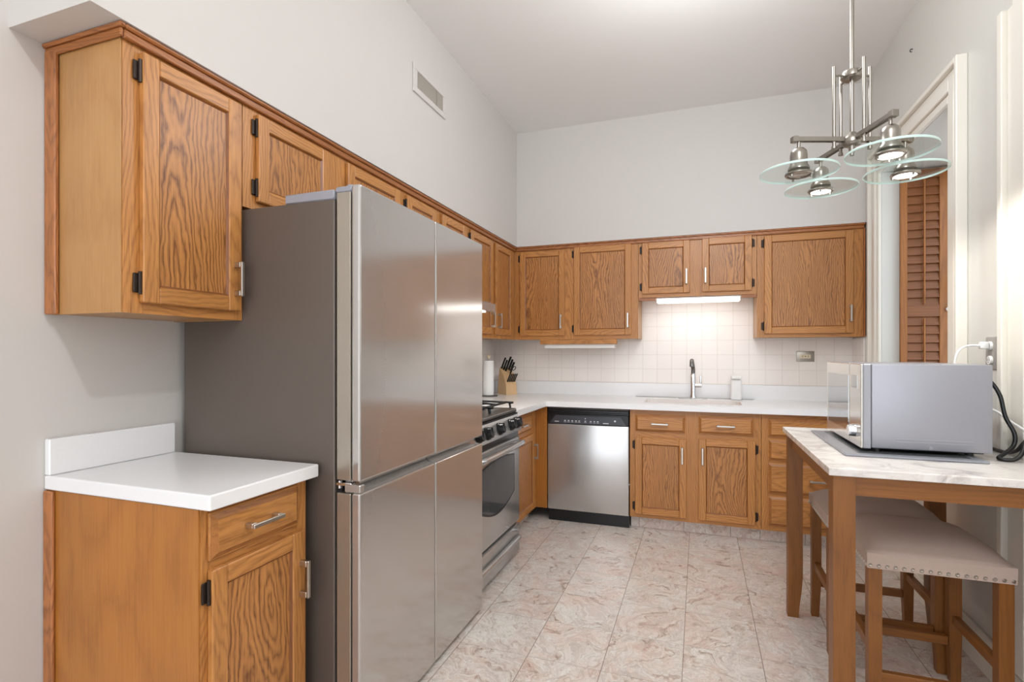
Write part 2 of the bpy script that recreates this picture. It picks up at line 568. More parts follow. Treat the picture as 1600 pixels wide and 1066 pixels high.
# window casing: stepped profile on three sides
def casing(name, y0, y1, z0, z1, wd=.155, left=True, right=True, head=True):
    t = MB('trim')
    prof = [(0, .018, .26), (.26, .030, .62), (.62, .022, .84), (.84, .042, 1.0)]   # start, thickness, end (share of width, from the opening out)
    for a, th, b in prof:
        if right:
            t.box(XR - th, XR, y0 - wd * b, y0 - wd * a, z0, z1 + wd * b, .003)
        if left:
            t.box(XR - th, XR, y1 + wd * a, y1 + wd * b, z0, z1 + wd * b, .003)
        if head:
            t.box(XR - th, XR, y0 - wd * a if right else y0, y1 + wd * a if left else y1, z1 + wd * a, z1 + wd * b, .003)
    return struct(name, t)
casing('trim_1', WY0, WY1, .94, WZ1, .15)
struct('trim_2', MB('trim').box(XR - .05, XW, WY0 - .15, WY1, .905 + .015, .95, .006).box(XR - .03, XR, WY0 - .14, 3.79, .85, .92, .004))
# casing of a neighbouring doorway nearer the camera
t3 = MB('trim')
for a, th, b in [(0, .040, .16), (.16, .022, .45), (.45, .034, .8), (.8, .022, 1)]:
    t3.box(XR - th, XR, 2.44 - .2 * b, 2.44 - .2 * a, .14, 2.52, .003)
struct('trim_3', t3)
struct('baseboard_right', MB('trim').box(XR - .022, XR, YR, 3.80, 0, .12, .003).box(XR - .014, XR, YR, 3.80, .12, .15, .003))
struct('baseboard_left', MB('trim').box(XL, XL + .018, YR, .95, 0, .12, .003))
# tiled backsplash fields
struct('trim_4', MB('tile').box(XL + .008, XR - .001, YB - .010, YB, 1.016, 1.70))
struct('trim_5', MB('tiley').box(XL, XL + .008, 2.40, YB - .010, 1.016, 1.70))
struct('trim_6', MB('tiley').box(XR - .008, XR, 4.24, YB - .010, 1.016, 1.375))

# ---------------------------------------------------------------- cabinet kit (local frame: x along the run, front faces -y, z up)
def pull(parent, cx, y, cz, L=.115, vert=True):
    m = MB('nickel')
    h = L / 2
    for s in (-1, 1):
        k = s * (h - .010)
        if vert:
            m.box(cx - .007, cx + .007, y - .026, y, cz + k - .009, cz + k + .009, .002)
        else:
            m.box(cx + k - .009, cx + k + .009, y - .026, y, cz - .007, cz + .007, .002)
    if vert:
        m.box(cx - .006, cx + .006, y - .034, y - .025, cz - h, cz + h, .002)
    else:
        m.box(cx - h, cx + h, y - .034, y - .025, cz - .006, cz + .006, .002)
    return m.build('pull', parent)

def hinge(parent, x, y, z, side):
    m = MB('bronze')
    m.box(x - .010, x + .010, y - .006, y + .0, z - .027, z + .027, .002)
    m.cyl((x + side * .006, y - .009, z - .032), (x + side * .006, y - .009, z + .032), .005, n=10)
    return m.build('hinge', parent)

def door(parent, x0, x1, z0, z1, y, hinge_side=None, pull_at=None, th=.019, fw=.048, hz=None):
    """y is the door's front face; frame with recessed figured panel"""
    m = MB('oak')
    yb = y + th
    m.box(x0, x0 + fw, y, yb, z0, z1, .003)
    m.box(x1 - fw, x1, y, yb, z0, z1, .003)
    m.use('oakx')
    m.box(x0 + fw, x1 - fw, y + .0006, yb, z0, z0 + fw, .003)
    m.box(x0 + fw, x1 - fw, y + .0006, yb, z1 - fw, z1, .003)
    a, b, c, d, e = x0 + fw, x1 - fw, z0 + fw, z1 - fw, .006
    m.use('oak_dark')
    m.hexa([(a, y + .003, c), (a, y + .003, d), (a, y + .012, d), (a, y + .012, c)], [(a + e, y + .0095, c + e), (a + e, y + .0095, d - e), (a + e, y + .012, d - e), (a + e, y + .012, c + e)])
    m.hexa([(b, y + .003, c), (b, y + .003, d), (b, y + .012, d), (b, y + .012, c)], [(b - e, y + .0095, c + e), (b - e, y + .0095, d - e), (b - e, y + .012, d - e), (b - e, y + .012, c + e)])
    m.use('oak_darkx')
    m.hexa([(a, y + .003, c), (b, y + .003, c), (b, y + .012, c), (a, y + .012, c)], [(a + e, y + .0095, c + e), (b - e, y + .0095, c + e), (b - e, y + .012, c + e), (a + e, y + .012, c + e)])
    m.hexa([(a, y + .003, d), (b, y + .003, d), (b, y + .012, d), (a, y + .012, d)], [(a + e, y + .0095, d - e), (b - e, y + .0095, d - e), (b - e, y + .012, d - e), (a + e, y + .012, d - e)])
    dr = m.build('door', parent)
    MB('panel').box(a - .004, b + .004, y + .010, y + .015, c - .004, d + .004).build('door_panel', dr)
    if hinge_side:
        hx = x0 - .009 if hinge_side == 'l' else x1 + .009
        hs = 1 if hinge_side == 'l' else -1
        off = min(.055, (z1 - z0) * .16)
        for z in (z0 + off, z1 - off):
            hinge(dr, hx, y + th - .0005, z, hs)
    if pull_at:
        pull(dr, pull_at[0], y, pull_at[1])
    return dr

def drawer(parent, x0, x1, z0, z1, y, with_pull=True, th=.019):
    m = MB('oakx')
    m.box(x0, x1, y + .010, y + th, z0, z1, .002)
    k = .020
    m.use('oak_bevel')
    e = .004
    m.hexa([(x0 + e, y + .010, z0 + e), (x1 - e, y + .010, z0 + e), (x1 - e, y + .010, z1 - e), (x0 + e, y + .010, z1 - e)],
           [(x0 + k, y + .0008, z0 + k), (x1 - k, y + .0008, z0 + k), (x1 - k, y + .0008, z1 - k), (x0 + k, y + .0008, z1 - k)])
    m.use('oakx').box(x0 + k - .001, x1 - k + .001, y, y + .004, z0 + k - .001, z1 - k + .001)
    d = m.build('drawer', parent)
    if with_pull:
        pull(d, (x0 + x1) / 2, y, (z0 + z1) / 2, vert=False)
    return d

def frame(parent, x0, x1, z0, z1, y, ty, openings, th=.019):
    """face frame: stiles full height, rails between; y is its front"""
    m = MB('oak')
    xs = sorted(set([o[0] for o in openings] + [o[1] for o in openings]))
    cols = []
    for a, b, c, d in openings:
        if not any(abs(a - q[0]) < .02 for q in cols):
            cols.append((a, b))
    cols.sort()
    edge = x0
    for a, b in cols:
        m.use('oak').box(edge, a + .012, y, y + th, z0, z1)
        edge = b - .012
    m.box(edge, x1, y, y + th, z0, z1)
    m.use('oakx')
    for a, b in cols:
        zz = sorted([(c, d) for (a2, b2, c, d) in openings if abs(a2 - a) < .02])
        lo = z0
        for c, d in zz:
            m.box(a + .012, b - .012, y + .0004, y + th, lo, c + .010)
            lo = d - .010
        m.box(a + .012, b - .012, y + .0004, y + th, lo, z1)
    return m.build('face_frame', parent)

LEFT = PI / 2
def left_thing(name, label, cat, X, Y, Z, **k):      # thing on the left wall: local x runs along +Y, front faces +X
    return thing(name, label, cat, (X, Y, Z), LEFT, **k)

def cabinet(name, label, left, x0, x1, z0, z1, face, depth, doors=(), drawers=(), side=None, ends=(), toe=None):
    """doors: (x0,x1,z0,z1,hinge,pull(x,z)); drawers: (x0,x1,z0,z1,pull) in run coordinates; face = coordinate of door fronts"""
    cx = (x0 + x1) / 2
    t = left_thing(name, label, 'cabinet', -face if left else cx, cx if left else face, z0) if left else thing(name, label, 'cabinet', (cx, face, z0))
    if left:
        t.location = (face, cx, z0)
    L = lambda v: v - cx
    Z = lambda v: v - z0
    yf = .0195                                  # face frame front, behind the 19 mm doors
    mb = MB('veneer')
    e = .0006
    th = .016
    zt = 0 if toe is None else toe
    yb = depth
    mb.box(L(x0) + e, L(x0) + th, yf + .019, yb, zt, Z(z1))
    mb.box(L(x1) - th, L(x1) - e, yf + .019, yb, zt, Z(z1))
    mb.box(L(x0) + th, L(x1) - th, yf + .019, yb, zt + .002, zt + .020)
    mb.box(L(x0) + th, L(x1) - th, yf + .019, yb, Z(z1) - .018, Z(z1))
    mb.box(L(x0) + th, L(x1) - th, yb - .008, yb, zt + .020, Z(z1) - .018)
    mb.build('carcass', t)
    ops = [(L(d[0]), L(d[1]), Z(d[2]), Z(d[3])) for d in doors] + [(L(d[0]), L(d[1]), Z(d[2]), Z(d[3])) for d in drawers]
    frame(t, L(x0) + e, L(x1) - e, zt, Z(z1), yf, 0, ops)
    for d in doors:
        door(t, L(d[0]), L(d[1]), Z(d[2]), Z(d[3]), 0, d[4], (L(d[5][0]), Z(d[5][1])) if d[5] else None)
    for d in drawers:
        drawer(t, L(d[0]), L(d[1]), Z(d[2]), Z(d[3]), 0, d[4])
    if toe:
        MB('floor').box(L(x0) + e, L(x1) - e, yf + .065, yf + .080, .001, toe).build('toe_kick', t)
    if 'near' in ends:                           # finished end panel on the x0 side
        MB(side or 'veneer').box(L(x0) - .004, L(x0), yf + .002, yb, zt, Z(z1)).build('end_panel', t)
    return t

FX = -1.462            # door fronts of the left wall cabinets (X)
FY = 4.200             # door fronts of the back wall cabinets (Y)
DU = FX - XL - .002    # depth to wall
UB, UT = 1.38, 2.14
c1 = cabinet('wall_cabinet', 'tall single-door oak wall cabinet over the short white counter', True, .991, 1.389, UB, UT, FX, DU,
        doors=[(1.036, 1.369, 1.41, 2.113, 'l', (1.345, 1.515))], side='veneer', ends=('near',))
m = MB('oak_mould')
m.box(-.216, -.204, DU - .048, DU, 0, UT - UB - .002, .003).box(-.2155, -.204, DU - .030, DU - .012, .0, UT - UB - .003, .004)
m.build('edge_moulding', c1)
cabinet('wall_cabinet', 'low two-door oak cabinet directly above the steel refrigerator', True, 1.391, 2.409, 1.775, UT, FX, DU,
        doors=[(1.446, 1.828, 1.803, 2.113, 'l', None), (1.948, 2.376, 1.803, 2.113, None, None)])
cabinet('wall_cabinet', 'low two-door oak cabinet above the range hood, mostly hidden by the refrigerator', True, 2.411, 3.234, 1.668, UT, FX, DU,
        doors=[(2.450, 2.778, 1.695, 2.113, 'l', None), (2.855, 3.200, 1.695, 2.113, None, None)])
cabinet('wall_cabinet', 'oak wall cabinet with paired pulls between range hood and room corner', True, 3.236, 4.2185, UB, UT, FX, DU,
        doors=[(3.282, 3.682, 1.41, 2.113, 'l', (3.645, 1.515)), (3.745, 4.105, 1.41, 2.113, None, (3.785, 1.515))])
DB = YB - FY - .012
cabinet('wall_cabinet', 'two-door oak wall cabinet in the corner above the knife block', False, FX - .0188, -.4505, UB, UT, FY, DB,
        doors=[(-1.428, -1.043, 1.41, 2.118, 'l', (-1.070, 1.525)), (-.963, -.504, 1.41, 2.128, 'l', (-.528, 1.525))])
cabinet('wall_cabinet', 'short two-door oak wall cabinet above the sink and lit lamp', False, -.4495, .3975, 1.700, UT, FY, DB,
        doors=[(-.420, -.066, 1.727, 2.125, 'l', (-.090, 1.848)), (.021, .364, 1.727, 2.128, 'r', (.045, 1.848))])
cabinet('wall_cabinet', 'wide single-door oak wall cabinet beside the shuttered window', False, .3985, 1.066, UB, UT, FY, DB,
        doors=[(.446, 1.005, 1.406, 2.118, 'l', (.984, 1.542))])
# crown moulding run on top of the cabinets
def crown(name, pts):
    pass
cz0, cz1 = 2.126, 2.161
k = MB('oak_mouldy')
k.box(FX - .018, FX - .004, .987, FY + .02, cz0, cz1 - .012, .003).box(FX - .018, FX + .006, .985, FY + .018, cz1 - .013, cz1, .004)
k.use('oak_mouldx').box(XL, FX - .004, .976, .9855, cz0, cz1 - .012, .003).box(XL, FX + .006, .968, .9862, cz1 - .013, cz1, .004)
struct('trim_7', k)
k = MB('oak_mouldx')
k.box(FX + .001, 1.070, FY + .004, FY + .0185, cz0, cz1 - .012, .003).box(FX - .002, 1.074, FY - .006, FY + .0185, cz1 - .013, cz1, .004)
k.use('oak_mould').box(1.0665, 1.075, FY + .002, FY + .030, UB, cz0, .002)
struct('trim_8', k)

# base cabinets
CZ = .914
bx0, bx1 = .985, 1.362
BFX = -1.168
b1 = cabinet('base_cabinet', 'oak base cabinet under the short white counter beside refrigerator', True, bx0, bx1, 0, CZ - .042, BFX, BFX - XL - .002,
        doors=[(1.004, 1.335, .115, .712, 'l', (1.318, .568))], drawers=[(1.004, 1.320, .735, .858, True)], side='veneer_o', ends=('near',))
hw = (bx1 - bx0) / 2
MB('oak_mould').box(-hw - .014, -hw - .004, -BFX * 0 + (BFX - XL) - .042, BFX - XL - .002, 0, CZ - .043, .003).build('edge_moulding', b1)
RFY = 3.830
RFX = -1.155
RC = .905
DBB = YB - RFY - .012
cabinet('base_cabinet', 'oak sink base cabinet with two drawer fronts right of dishwasher', False, -.470, .3895, 0, RC - .042, RFY, DBB,
        doors=[(-.432, -.083, .118, .666, 'l', (-.110, .555)), (-.003, .353, .118, .676, 'r', (.022, .560))],
        drawers=[(-.432, -.089, .707, .828, True), (-.005, .344, .710, .833, True)], toe=.09)
cabinet('base_cabinet', 'oak four-drawer base cabinet partly behind the marble-topped table', False, .3905, 1.056, 0, RC - .042, RFY, DBB,
        drawers=[(.430, 1.020, .712, .832, True), (.430, 1.020, .557, .696, True), (.430, 1.020, .341, .540, True), (.430, 1.020, .126, .322, True)], toe=.09)
bs = cabinet('base_cabinet', 'narrow oak base cabinet between stove and corner', True, 3.132, 3.848, 0, RC - .042, RFX, RFX - XL - .002,
        doors=[(3.190, 3.752, .112, .668, None, (3.724, .537))], drawers=[(3.190, 3.690, .700, .826, True)], toe=.09)
MB('veneer_o').box(RFX - .0190, -1.0865, RFY + .012, RFY + .0175, .09, RC - .042, .001).build('corner_filler', None)
cf = bpy.data.objects['corner_filler']
cf.parent = bs
cf.matrix_parent_inverse = bs.matrix_basis.inverted() if False else Matrix.LocRotScale(bs.location, bs.rotation_euler, None).inverted()

# ---------------------------------------------------------------- worktops
t = thing('worktop', 'short white quartz counter beside refrigerator side', 'countertop', (XL + .001, .975, CZ - .04))
MB('quartz').box(0, -1.145 - XL, 0, .397, 0, .04, .004, 2).build('slab', t)
MB('quartz').box(0, .022, .001, .388, .0405, .145, .003).build('backsplash', t)

t = thing('worktop', 'long L-shaped white quartz counter around the sink', 'countertop', (0, 0, RC - .04))
CF, CX = 3.800, -1.082
bm_ = MB('quartz')
# slab with a rounded sink cut-out: ring of quads around the hole
SX0, SX1, SY0, SY1, SR = -.385, .285, 3.93, 4.31, .07
hole = []
for cx, cy, a0 in ((SX1 - SR, SY1 - SR, 0), (SX0 + SR, SY1 - SR, 90), (SX0 + SR, SY0 + SR, 180), (SX1 - SR, SY0 + SR, 270)):
    for i in range(9):
        a = math.radians(a0 + 90 * i / 8)
        hole.append((cx + SR * math.cos(a), cy + SR * math.sin(a)))
HX0, HX1, HY0, HY1 = -.50, .40, CF, YB - .012
def proj(p):
    cx, cy = (SX0 + SX1) / 2, (SY0 + SY1) / 2
    dx, dy = p[0] - cx, p[1] - cy
    s = 1e9
    if dx > 1e-9: s = min(s, (HX1 - cx) / dx)
    if dx < -1e-9: s = min(s, (HX0 - cx) / dx)
    if dy > 1e-9: s = min(s, (HY1 - cy) / dy)
    if dy < -1e-9: s = min(s, (HY0 - cy) / dy)
    return (cx + dx * s, cy + dy * s)
ring = [(h, proj(h)) for h in hole]
corners = [(HX1, HY1), (HX0, HY1), (HX0, HY0), (HX1, HY0)]
for z, flip in ((.04, False), (0.0, True)):
    n = len(ring)
    for i in range(n):
        h0, o0 = ring[i]
        h1, o1 = ring[(i + 1) % n]
        poly = [h0, o0]
        if abs(o0[0] - o1[0]) > 1e-6 and abs(o0[1] - o1[1]) > 1e-6:
            poly.append(min(corners, key=lambda c: abs(c[0] - o0[0]) + abs(c[1] - o0[1]) + abs(c[0] - o1[0]) + abs(c[1] - o1[1])))
        poly += [o1, h1]
        bm_.bm.faces.new([bm_.bm.verts.new((x, y, z)) for x, y in poly])
for i in range(len(hole)):
    a, b = hole[i], hole[(i + 1) % len(hole)]
    bm_.bm.faces.new([bm_.bm.verts.new(p) for p in ((a[0], a[1], 0), (b[0], b[1], 0), (b[0], b[1], .04), (a[0], a[1], .04))])
bm_.bm.faces.new([bm_.bm.verts.new(p) for p in ((HX0, HY0, 0), (HX1, HY0, 0), (HX1, HY0, .04), (HX0, HY0, .04))])
bm_.bm.faces.new([bm_.bm.verts.new(p) for p in ((HX0, HY1, 0), (HX1, HY1, 0), (HX1, HY1, .04), (HX0, HY1, .04))])
bmesh.ops.remove_doubles(bm_.bm, verts=bm_.bm.verts[:], dist=1e-5)
bm_.box(HX1, XR - .012, CF, YB - .012, 0, .04)
bm_.prism([(XL + .002, 3.131), (CX, 3.131), (CX, CF), (HX0, CF), (HX0, YB - .012), (XL + .002, YB - .012)], 'z', 0, .04)
bm_.build('slab', t)
MB('quartz').box(XL + .024, XR - .012, YB - .034, YB - .0115, .038, .1505, .002).box(XL + .002, XL + .024, 3.131, YB - .034, .038, .1505, .002).build('backsplash', t)

# sink bowl under the cut-out
t = thing('sink', 'white undermount sink basin below the faucet', 'sink', (0, 0, 0))
m = MB('white')
def rr(x0, x1, y0, y1, r_, z):
    out = []
    for cx, cy, a0 in ((x1 - r_, y1 - r_, 0), (x0 + r_, y1 - r_, 90), (x0 + r_, y0 + r_, 180), (x1 - r_, y0 + r_, 270)):
        for i in range(7):
            a = math.radians(a0 + 90 * i / 6)
            out.append(m.bm.verts.new((cx + r_ * math.cos(a), cy + r_ * math.sin(a), z)))
    return out
zt = RC - .0405
R0 = rr(SX0 - .02, SX1 + .02, SY0 - .02, SY1 + .02, SR + .02, zt)
R1 = rr(SX0 + .004, SX1 - .004, SY0 + .004, SY1 - .004, SR - .004, zt)
R2 = rr(SX0 + .02, SX1 - .02, SY0 + .02, SY1 - .02, SR - .01, zt - .16)
R3 = rr(SX0 + .08, SX1 - .08, SY0 + .08, SY1 - .08, SR - .04, zt - .175)
for A, B in ((R0, R1), (R1, R2), (R2, R3)):
    for i in range(len(A)):
        m.bm.faces.new((A[i], A[(i + 1) % len(A)], B[(i + 1) % len(B)], B[i]))
m.bm.faces.new(R3)
m.build('basin', t, smooth=True)
MB('chrome').lathe([(0, .0), (.04, .0), (.042, .004), (.03, .006), (0, .003)], (-.05, 4.10, zt - .1745)).build('drain', t, smooth=True)

# ---------------------------------------------------------------- refrigerator
FRX, FR0, FR1 = -1.000, 1.388, 2.376
FTOP, FGAP0, FGAP1, FBOT = 1.800, .826, .862, .022
t = left_thing('refrigerator', 'large four-door stainless steel refrigerator with grey side', 'refrigerator', 0, 0, 0)
t.rotation_euler = (0, 0, 0)
t.location = (FRX, (FR0 + FR1) / 2, 0)
ox, oy = FRX, (FR0 + FR1) / 2
def fb(mb, x0, x1, y0, y1, z0, z1, bev=0, seg=1):
    return mb.box(x0 - ox, x1 - ox, y0 - oy, y1 - oy, z0, z1, bev, seg)
BXF = -1.098                                       # body front
fb(MB('fridge_side'), XL + .03, BXF, FR0 + .002, FR1 - .002, .03, 1.762, .004, 2).build('body', t)
g = MB('dark')
fb(g, BXF + .0002, -1.080, FR0 + .014, FR1 - .014, .05, 1.755)
g.build('gasket', t)
for y in (FR0 + .06, FR1 - .06):
    for x in (-1.14, -1.68):
        MB('black').cyl((x - ox, y - oy, 0), (x - ox, y - oy, .03), .02, n=12).build('foot', t)
SP = 1.888
def fdoor(y0, y1, z0, z1, upper):
    m = MB('steel')
    th = .012
    # front skin with rounded outer edges
    fb(m, -1.032, FRX, y0, y1, z0, z1, .007, 4)
    m.use('steel_edge')
    fb(m, -1.090, -1.0375, y0 + .002, y1 - .002, z0 + .002, z1 - .020 if upper else z1 - .004, .002)
    d = m.build('door', t)
    return d
def frecess(d, y0, y1, z0, z1):
    m = MB('steel_dw')
    # scooped finger channel between upper and lower doors
    pr = [(-1.075, z0 - .004), (FRX - .004, z0 - .004), (FRX - .004, z0), (-1.030, z0 + .004), (-1.044, z0 + .016), (-1.038, z1), (-1.075, z1)]
    m.prism([(x - ox, z) for x, z in pr], 'y', y0 - oy, y1 - oy)
    return m.build('handle_channel', d)
gap = .0035
fdoor(FR0, SP - gap, FGAP1, FTOP, True)
fdoor(SP + gap, FR1, FGAP1, FTOP, True)
dl = fdoor(FR0, SP - gap, FBOT, FGAP0, False)
dr = fdoor(SP + gap, FR1, FBOT, FGAP0, False)
frecess(dl, FR0 + .028, SP - .004, FGAP0 - .001, FGAP1 + .001)
frecess(dr, SP + .004, FR1 - .012, FGAP0 - .001, FGAP1 + .001)
m = MB('steel_dw')
fb(m, -1.060, FRX - .001, FR0 + .001, FR0 + .027, FGAP0 + .0005, FGAP0 + .026, .003)
m.build('handle_end_cap', t)
m = MB('chrome')
fb(m, BXF + .002, -1.036, FR0 + .004, FR0 + .05, FGAP0 + .018, FGAP0 + .030, .003)
m.cyl((-1.085 - ox, FR0 + .012 - oy, FGAP0 + .010), (-1.085 - ox, FR0 + .012 - oy, FGAP1 - .002), .007, n=12)
m.build('middle_hinge', t, smooth=True)
for y0, y1 in ((FR0 + .004, FR0 + .080), (FR1 - .080, FR1 - .004)):
    m = MB('fridge_trim')
    fb(m, -1.30, BXF - .004, y0, y1, 1.7625, 1.794, .004)
    fb(m, BXF - .004, -1.040, y0 + .006, y1 - .02, 1.782, 1.802, .004)
    m.cyl((-1.052 - ox, (y0 + .028) - oy, 1.781), (-1.052 - ox, (y0 + .028) - oy, 1.806), .018, n=16)
    m.build('hinge_cover', t, smooth=True)

# ---------------------------------------------------------------- stove
SXF, ST0, ST1 = -1.063, 2.386, 3.127
t = thing('stove', 'freestanding stainless gas stove with black knobs and oven window', 'stove', (SXF, (ST0 + ST1) / 2, 0))
ox, oy = SXF, (ST0 + ST1) / 2
m = MB('steel_dw')
fb(m, XL + .03, -1.115, ST0 + .002, ST1 - .002, .03, .895)
m.build('body', t)
m = MB('steel_drk')
fb(m, XL + .05, SXF - .02, ST0, ST1, .8955, .921, .008, 2)
m.build('cooktop', t)
m = MB('steel_dw')
fb(m, XL + .002, XL + .048, ST0 + .002, ST1 - .002, .895, 1.06, .006, 2)
m.build('backguard', t)
# sloping control panel
m = MB('steel_stove')
m.prism([(-1.114 - ox, .79), (-1.050 - ox, .79), (-1.076 - ox, .885), (-1.114 - ox, .893)], 'y', ST0 + .002 - oy, ST1 - .002 - oy)
cp = m.build('control_panel', t)
m = MB('black')
fb(m, -1.114, -1.072, ST0 + .004, ST1 - .004, .750, .7895)
fb(m, -1.110, -1.076, ST0 + .004, ST1 - .004, .8862, .8952)
m.build('vent_gap', t)
for ky in (2.46, 2.585, 2.765, 2.955, 3.062):
    m = MB('black')
    m.cyl((-1.0625 - ox, ky - oy, .838), (-1.050 - ox, ky - oy, .8415), .036, .034, n=24)
    m.cyl((-1.050 - ox, ky - oy, .8415), (-1.030 - ox, ky - oy, .847), .028, .024, n=20)
    m.hexa([(-1.045 - ox, ky - .006 - oy, .815), (-1.045 - ox, ky + .006 - oy, .815), (-1.051 - ox, ky + .006 - oy, .872), (-1.051 - ox, ky - .006 - oy, .872)],
           [(-1.024 - ox, ky - .004 - oy, .820), (-1.024 - ox, ky + .004 - oy, .820), (-1.030 - ox, ky + .004 - oy, .874), (-1.030 - ox, ky - .004 - oy, .874)])
    m.build('knob', t, smooth=True)
m = MB('steel_stove')
fb(m, -1.112, SXF, ST0 + .003, ST1 - .003, .222, .748, .008, 2)
od = m.build('oven_door', t, smooth=True)
# oven window: arched top, bowed bottom
wy0, wy1 = ST0 + .10, ST1 - .10
top = [(wy0 + (wy1 - wy0) * i / 14, .655 + .028 * math.sin(PI * i / 14)) for i in range(15)]
bot = [(wy1 - (wy1 - wy0) * i / 14, .430 - .065 * math.sin(PI * i / 14)) for i in range(15)]
m = MB('black')
m.prism([(y - oy, z) for y, z in top + bot], 'x', SXF - .001 - ox, SXF + .0014 - ox)
cy_, cz_ = (wy0 + wy1) / 2, .53
m.use('ovenglass').prism([((cy_ + (y - cy_) * .955) - oy, cz_ + (z - cz_) * .93) for y, z in top + bot], 'x', SXF + .0014 - ox, SXF + .003 - ox)
m.build('oven_window', od)
m = MB('steel_stove')
hz = .708
m.tube([(-1.066 - ox, ST0 + .03 - oy, hz), (-1.03 - ox, ST0 + .05 - oy, hz + .008), (-1.018 - ox, ST0 + .12 - oy, hz + .012), (-1.012 - ox, (ST0 + ST1) / 2 - oy, hz + .014),
        (-1.018 - ox, ST1 - .12 - oy, hz + .012), (-1.03 - ox, ST1 - .05 - oy, hz + .008), (-1.066 - ox, ST1 - .03 - oy, hz)], .017, 14, 8)
m.build('oven_handle', od, smooth=True)
m = MB('dark')
fb(m, -1.112, SXF - .02, ST0 + .006, ST1 - .006, .206, .221)
m.build('drawer_gap', t)
m = MB('steel_stove')
fb(m, -1.112, SXF, ST0 + .003, ST1 - .003, .032, .205, .006, 2)
dd = m.build('storage_drawer', t, smooth=True)
m = MB('steel_stove')
m.tube([(-1.064 - ox, ST0 + .02 - oy, .120), (-1.050 - ox, ST0 + .08 - oy, .126), (-1.044 - ox, oy - oy, .130), (-1.050 - ox, ST1 - .08 - oy, .126), (-1.064 - ox, ST1 - .02 - oy, .120)], .016, 12, 8)
m.cyl((-1.064 - ox, ST1 - .085 - oy, .183), (-1.045 - ox, ST1 - .085 - oy, .183), .010, n=14)
m.build('drawer_handle', dd, smooth=True)
for y in (ST0 + .05, ST1 - .05):
    for x in (-1.16, -1.70):
        MB('black').cyl((x - ox, y - oy, 0), (x - ox, y - oy, .03), .018, n=12).build('foot', t)
for bxx in (-1.27, -1.55):
    for byy in (2.56, 2.95):
        m = MB('iron')
        m.lathe([(0, .014), (.034, .014), (.036, .010), (.036, .002), (.05, 0), (0, 0)], (bxx - ox, byy - oy, .9212), 20)
        m.build('burner', t, smooth=True)
for gy0, gy1 in ((ST0 + .03, oy - .005), (oy + .005, ST1 - .03)):
    m = MB('iron')
    z = .958
    yc = (gy0 + gy1) / 2
    m.tube([(-1.115 - ox, gy0 - oy, .923), (-1.122 - ox, gy0 - oy, z - .006), (-1.14 - ox, gy0 - oy, z), (-1.66 - ox, gy0 - oy, z), (-1.69 - ox, gy0 - oy, .923)], .007, 8, 6)
    m.tube([(-1.115 - ox, gy1 - oy, .923), (-1.122 - ox, gy1 - oy, z - .006), (-1.14 - ox, gy1 - oy, z), (-1.66 - ox, gy1 - oy, z), (-1.69 - ox, gy1 - oy, .923)], .007, 8, 6)
    for x in (-1.14, -1.41, -1.67):
        m.tube([(x - ox, gy0 - oy, z), (x - ox, gy1 - oy, z)], .007, 8, 1)
    for x in (-1.27, -1.55):
        for s, y in ((1, gy0), (-1, gy1)):
            m.tube([(x - ox, y - oy, z), (x - ox, y + s * .06 - oy, z + .004), (x - ox, y + s * .105 - oy, z)], .006, 8, 4)
        for s in (-1, 1):
            m.tube([(x + s * .135 - ox, yc - oy, z), (x + s * .06 - ox, yc - oy, z + .004), (x + s * .03 - ox, yc - oy, z)], .006, 8, 4)
    m.build('grate', t, smooth=True)

# range hood
t = thing('range_hood', 'stainless range hood with sloping top over the stove', 'range hood', (-1.46, 2.82, 1.534))
m = MB('steel_dw')
m.prism([(XL + .012 + 1.46, .0), (.205, .0), (.205, .052), (.0, .118), (XL + .012 + 1.46, .118)], 'y', -.405, .382)
m.build('canopy', t)
MB('iron').box(-.28, .10, -.36, .34, -.003, -.0002).build('filter', t)
MB('tube').box(.11, .17, .10, .30, -.006, -.0002, .002).build('lamp_lens', t)
lamp('hood_light', 'AREA', (-1.34, 3.02, 1.52), 3.2, (1, .96, .9), shape='RECTANGLE', size=.06, size_y=.2)

# ---------------------------------------------------------------- dishwasher
t = thing('dishwasher', 'stainless dishwasher with black control strip under the counter', 'dishwasher', (-.778, RFY, 0))
MB('fridge_side').box(-.298, .300, .028, .60, .10, .855).build('tub', t)
MB('steel_dw').box(-.300, .302, 0, .027, .092, .735, .005, 2).build('door', t, smooth=True)
m = MB('black')
m.box(-.300, .302, 0, .027, .7365, .816, .004)
m.box(-.300, .302, .006, .027, .8165, .8245)
m.box(-.300, .302, .002, .027, .825, .846, .003)
cpn = m.build('control_panel', t)
m = MB('control')
m.prism([(-.285, .741), (.285, .741), (.245, .800), (-.240, .800)], 'y', -.004, .0)
m.use('black').box(-.075, .010, -.005, -.001, .802, .812, .001)
m.use('mark')
for i, x in enumerate((-.165, -.138, -.110, -.082, -.058, -.012, .028, .055, .080)):
    m.box(x - .006, x + .006, -.0052, -.0042, .760, .766)
    m.box(x - .009, x + .009, -.0050, -.0042, .752, .7545)
m.box(-.245, -.212, -.0052, -.0042, .752, .757)
m.box(.118, .160, -.0052, -.0042, .750, .756)
m.cyl((.205, -.0042, .772), (.205, -.0052, .772), .007, n=14)
m.cyl((-.012, -.0042, .782), (-.012, -.0052, .782), .004, n=10)
m.build('fascia', cpn)
MB('black').box(-.300, .302, .030, .055, .001, .0915).build('toe_kick', t)
MB('mark').cyl((.306, .004, .32), (.306, .018, .32), .004, n=10).build('side_screw', t)

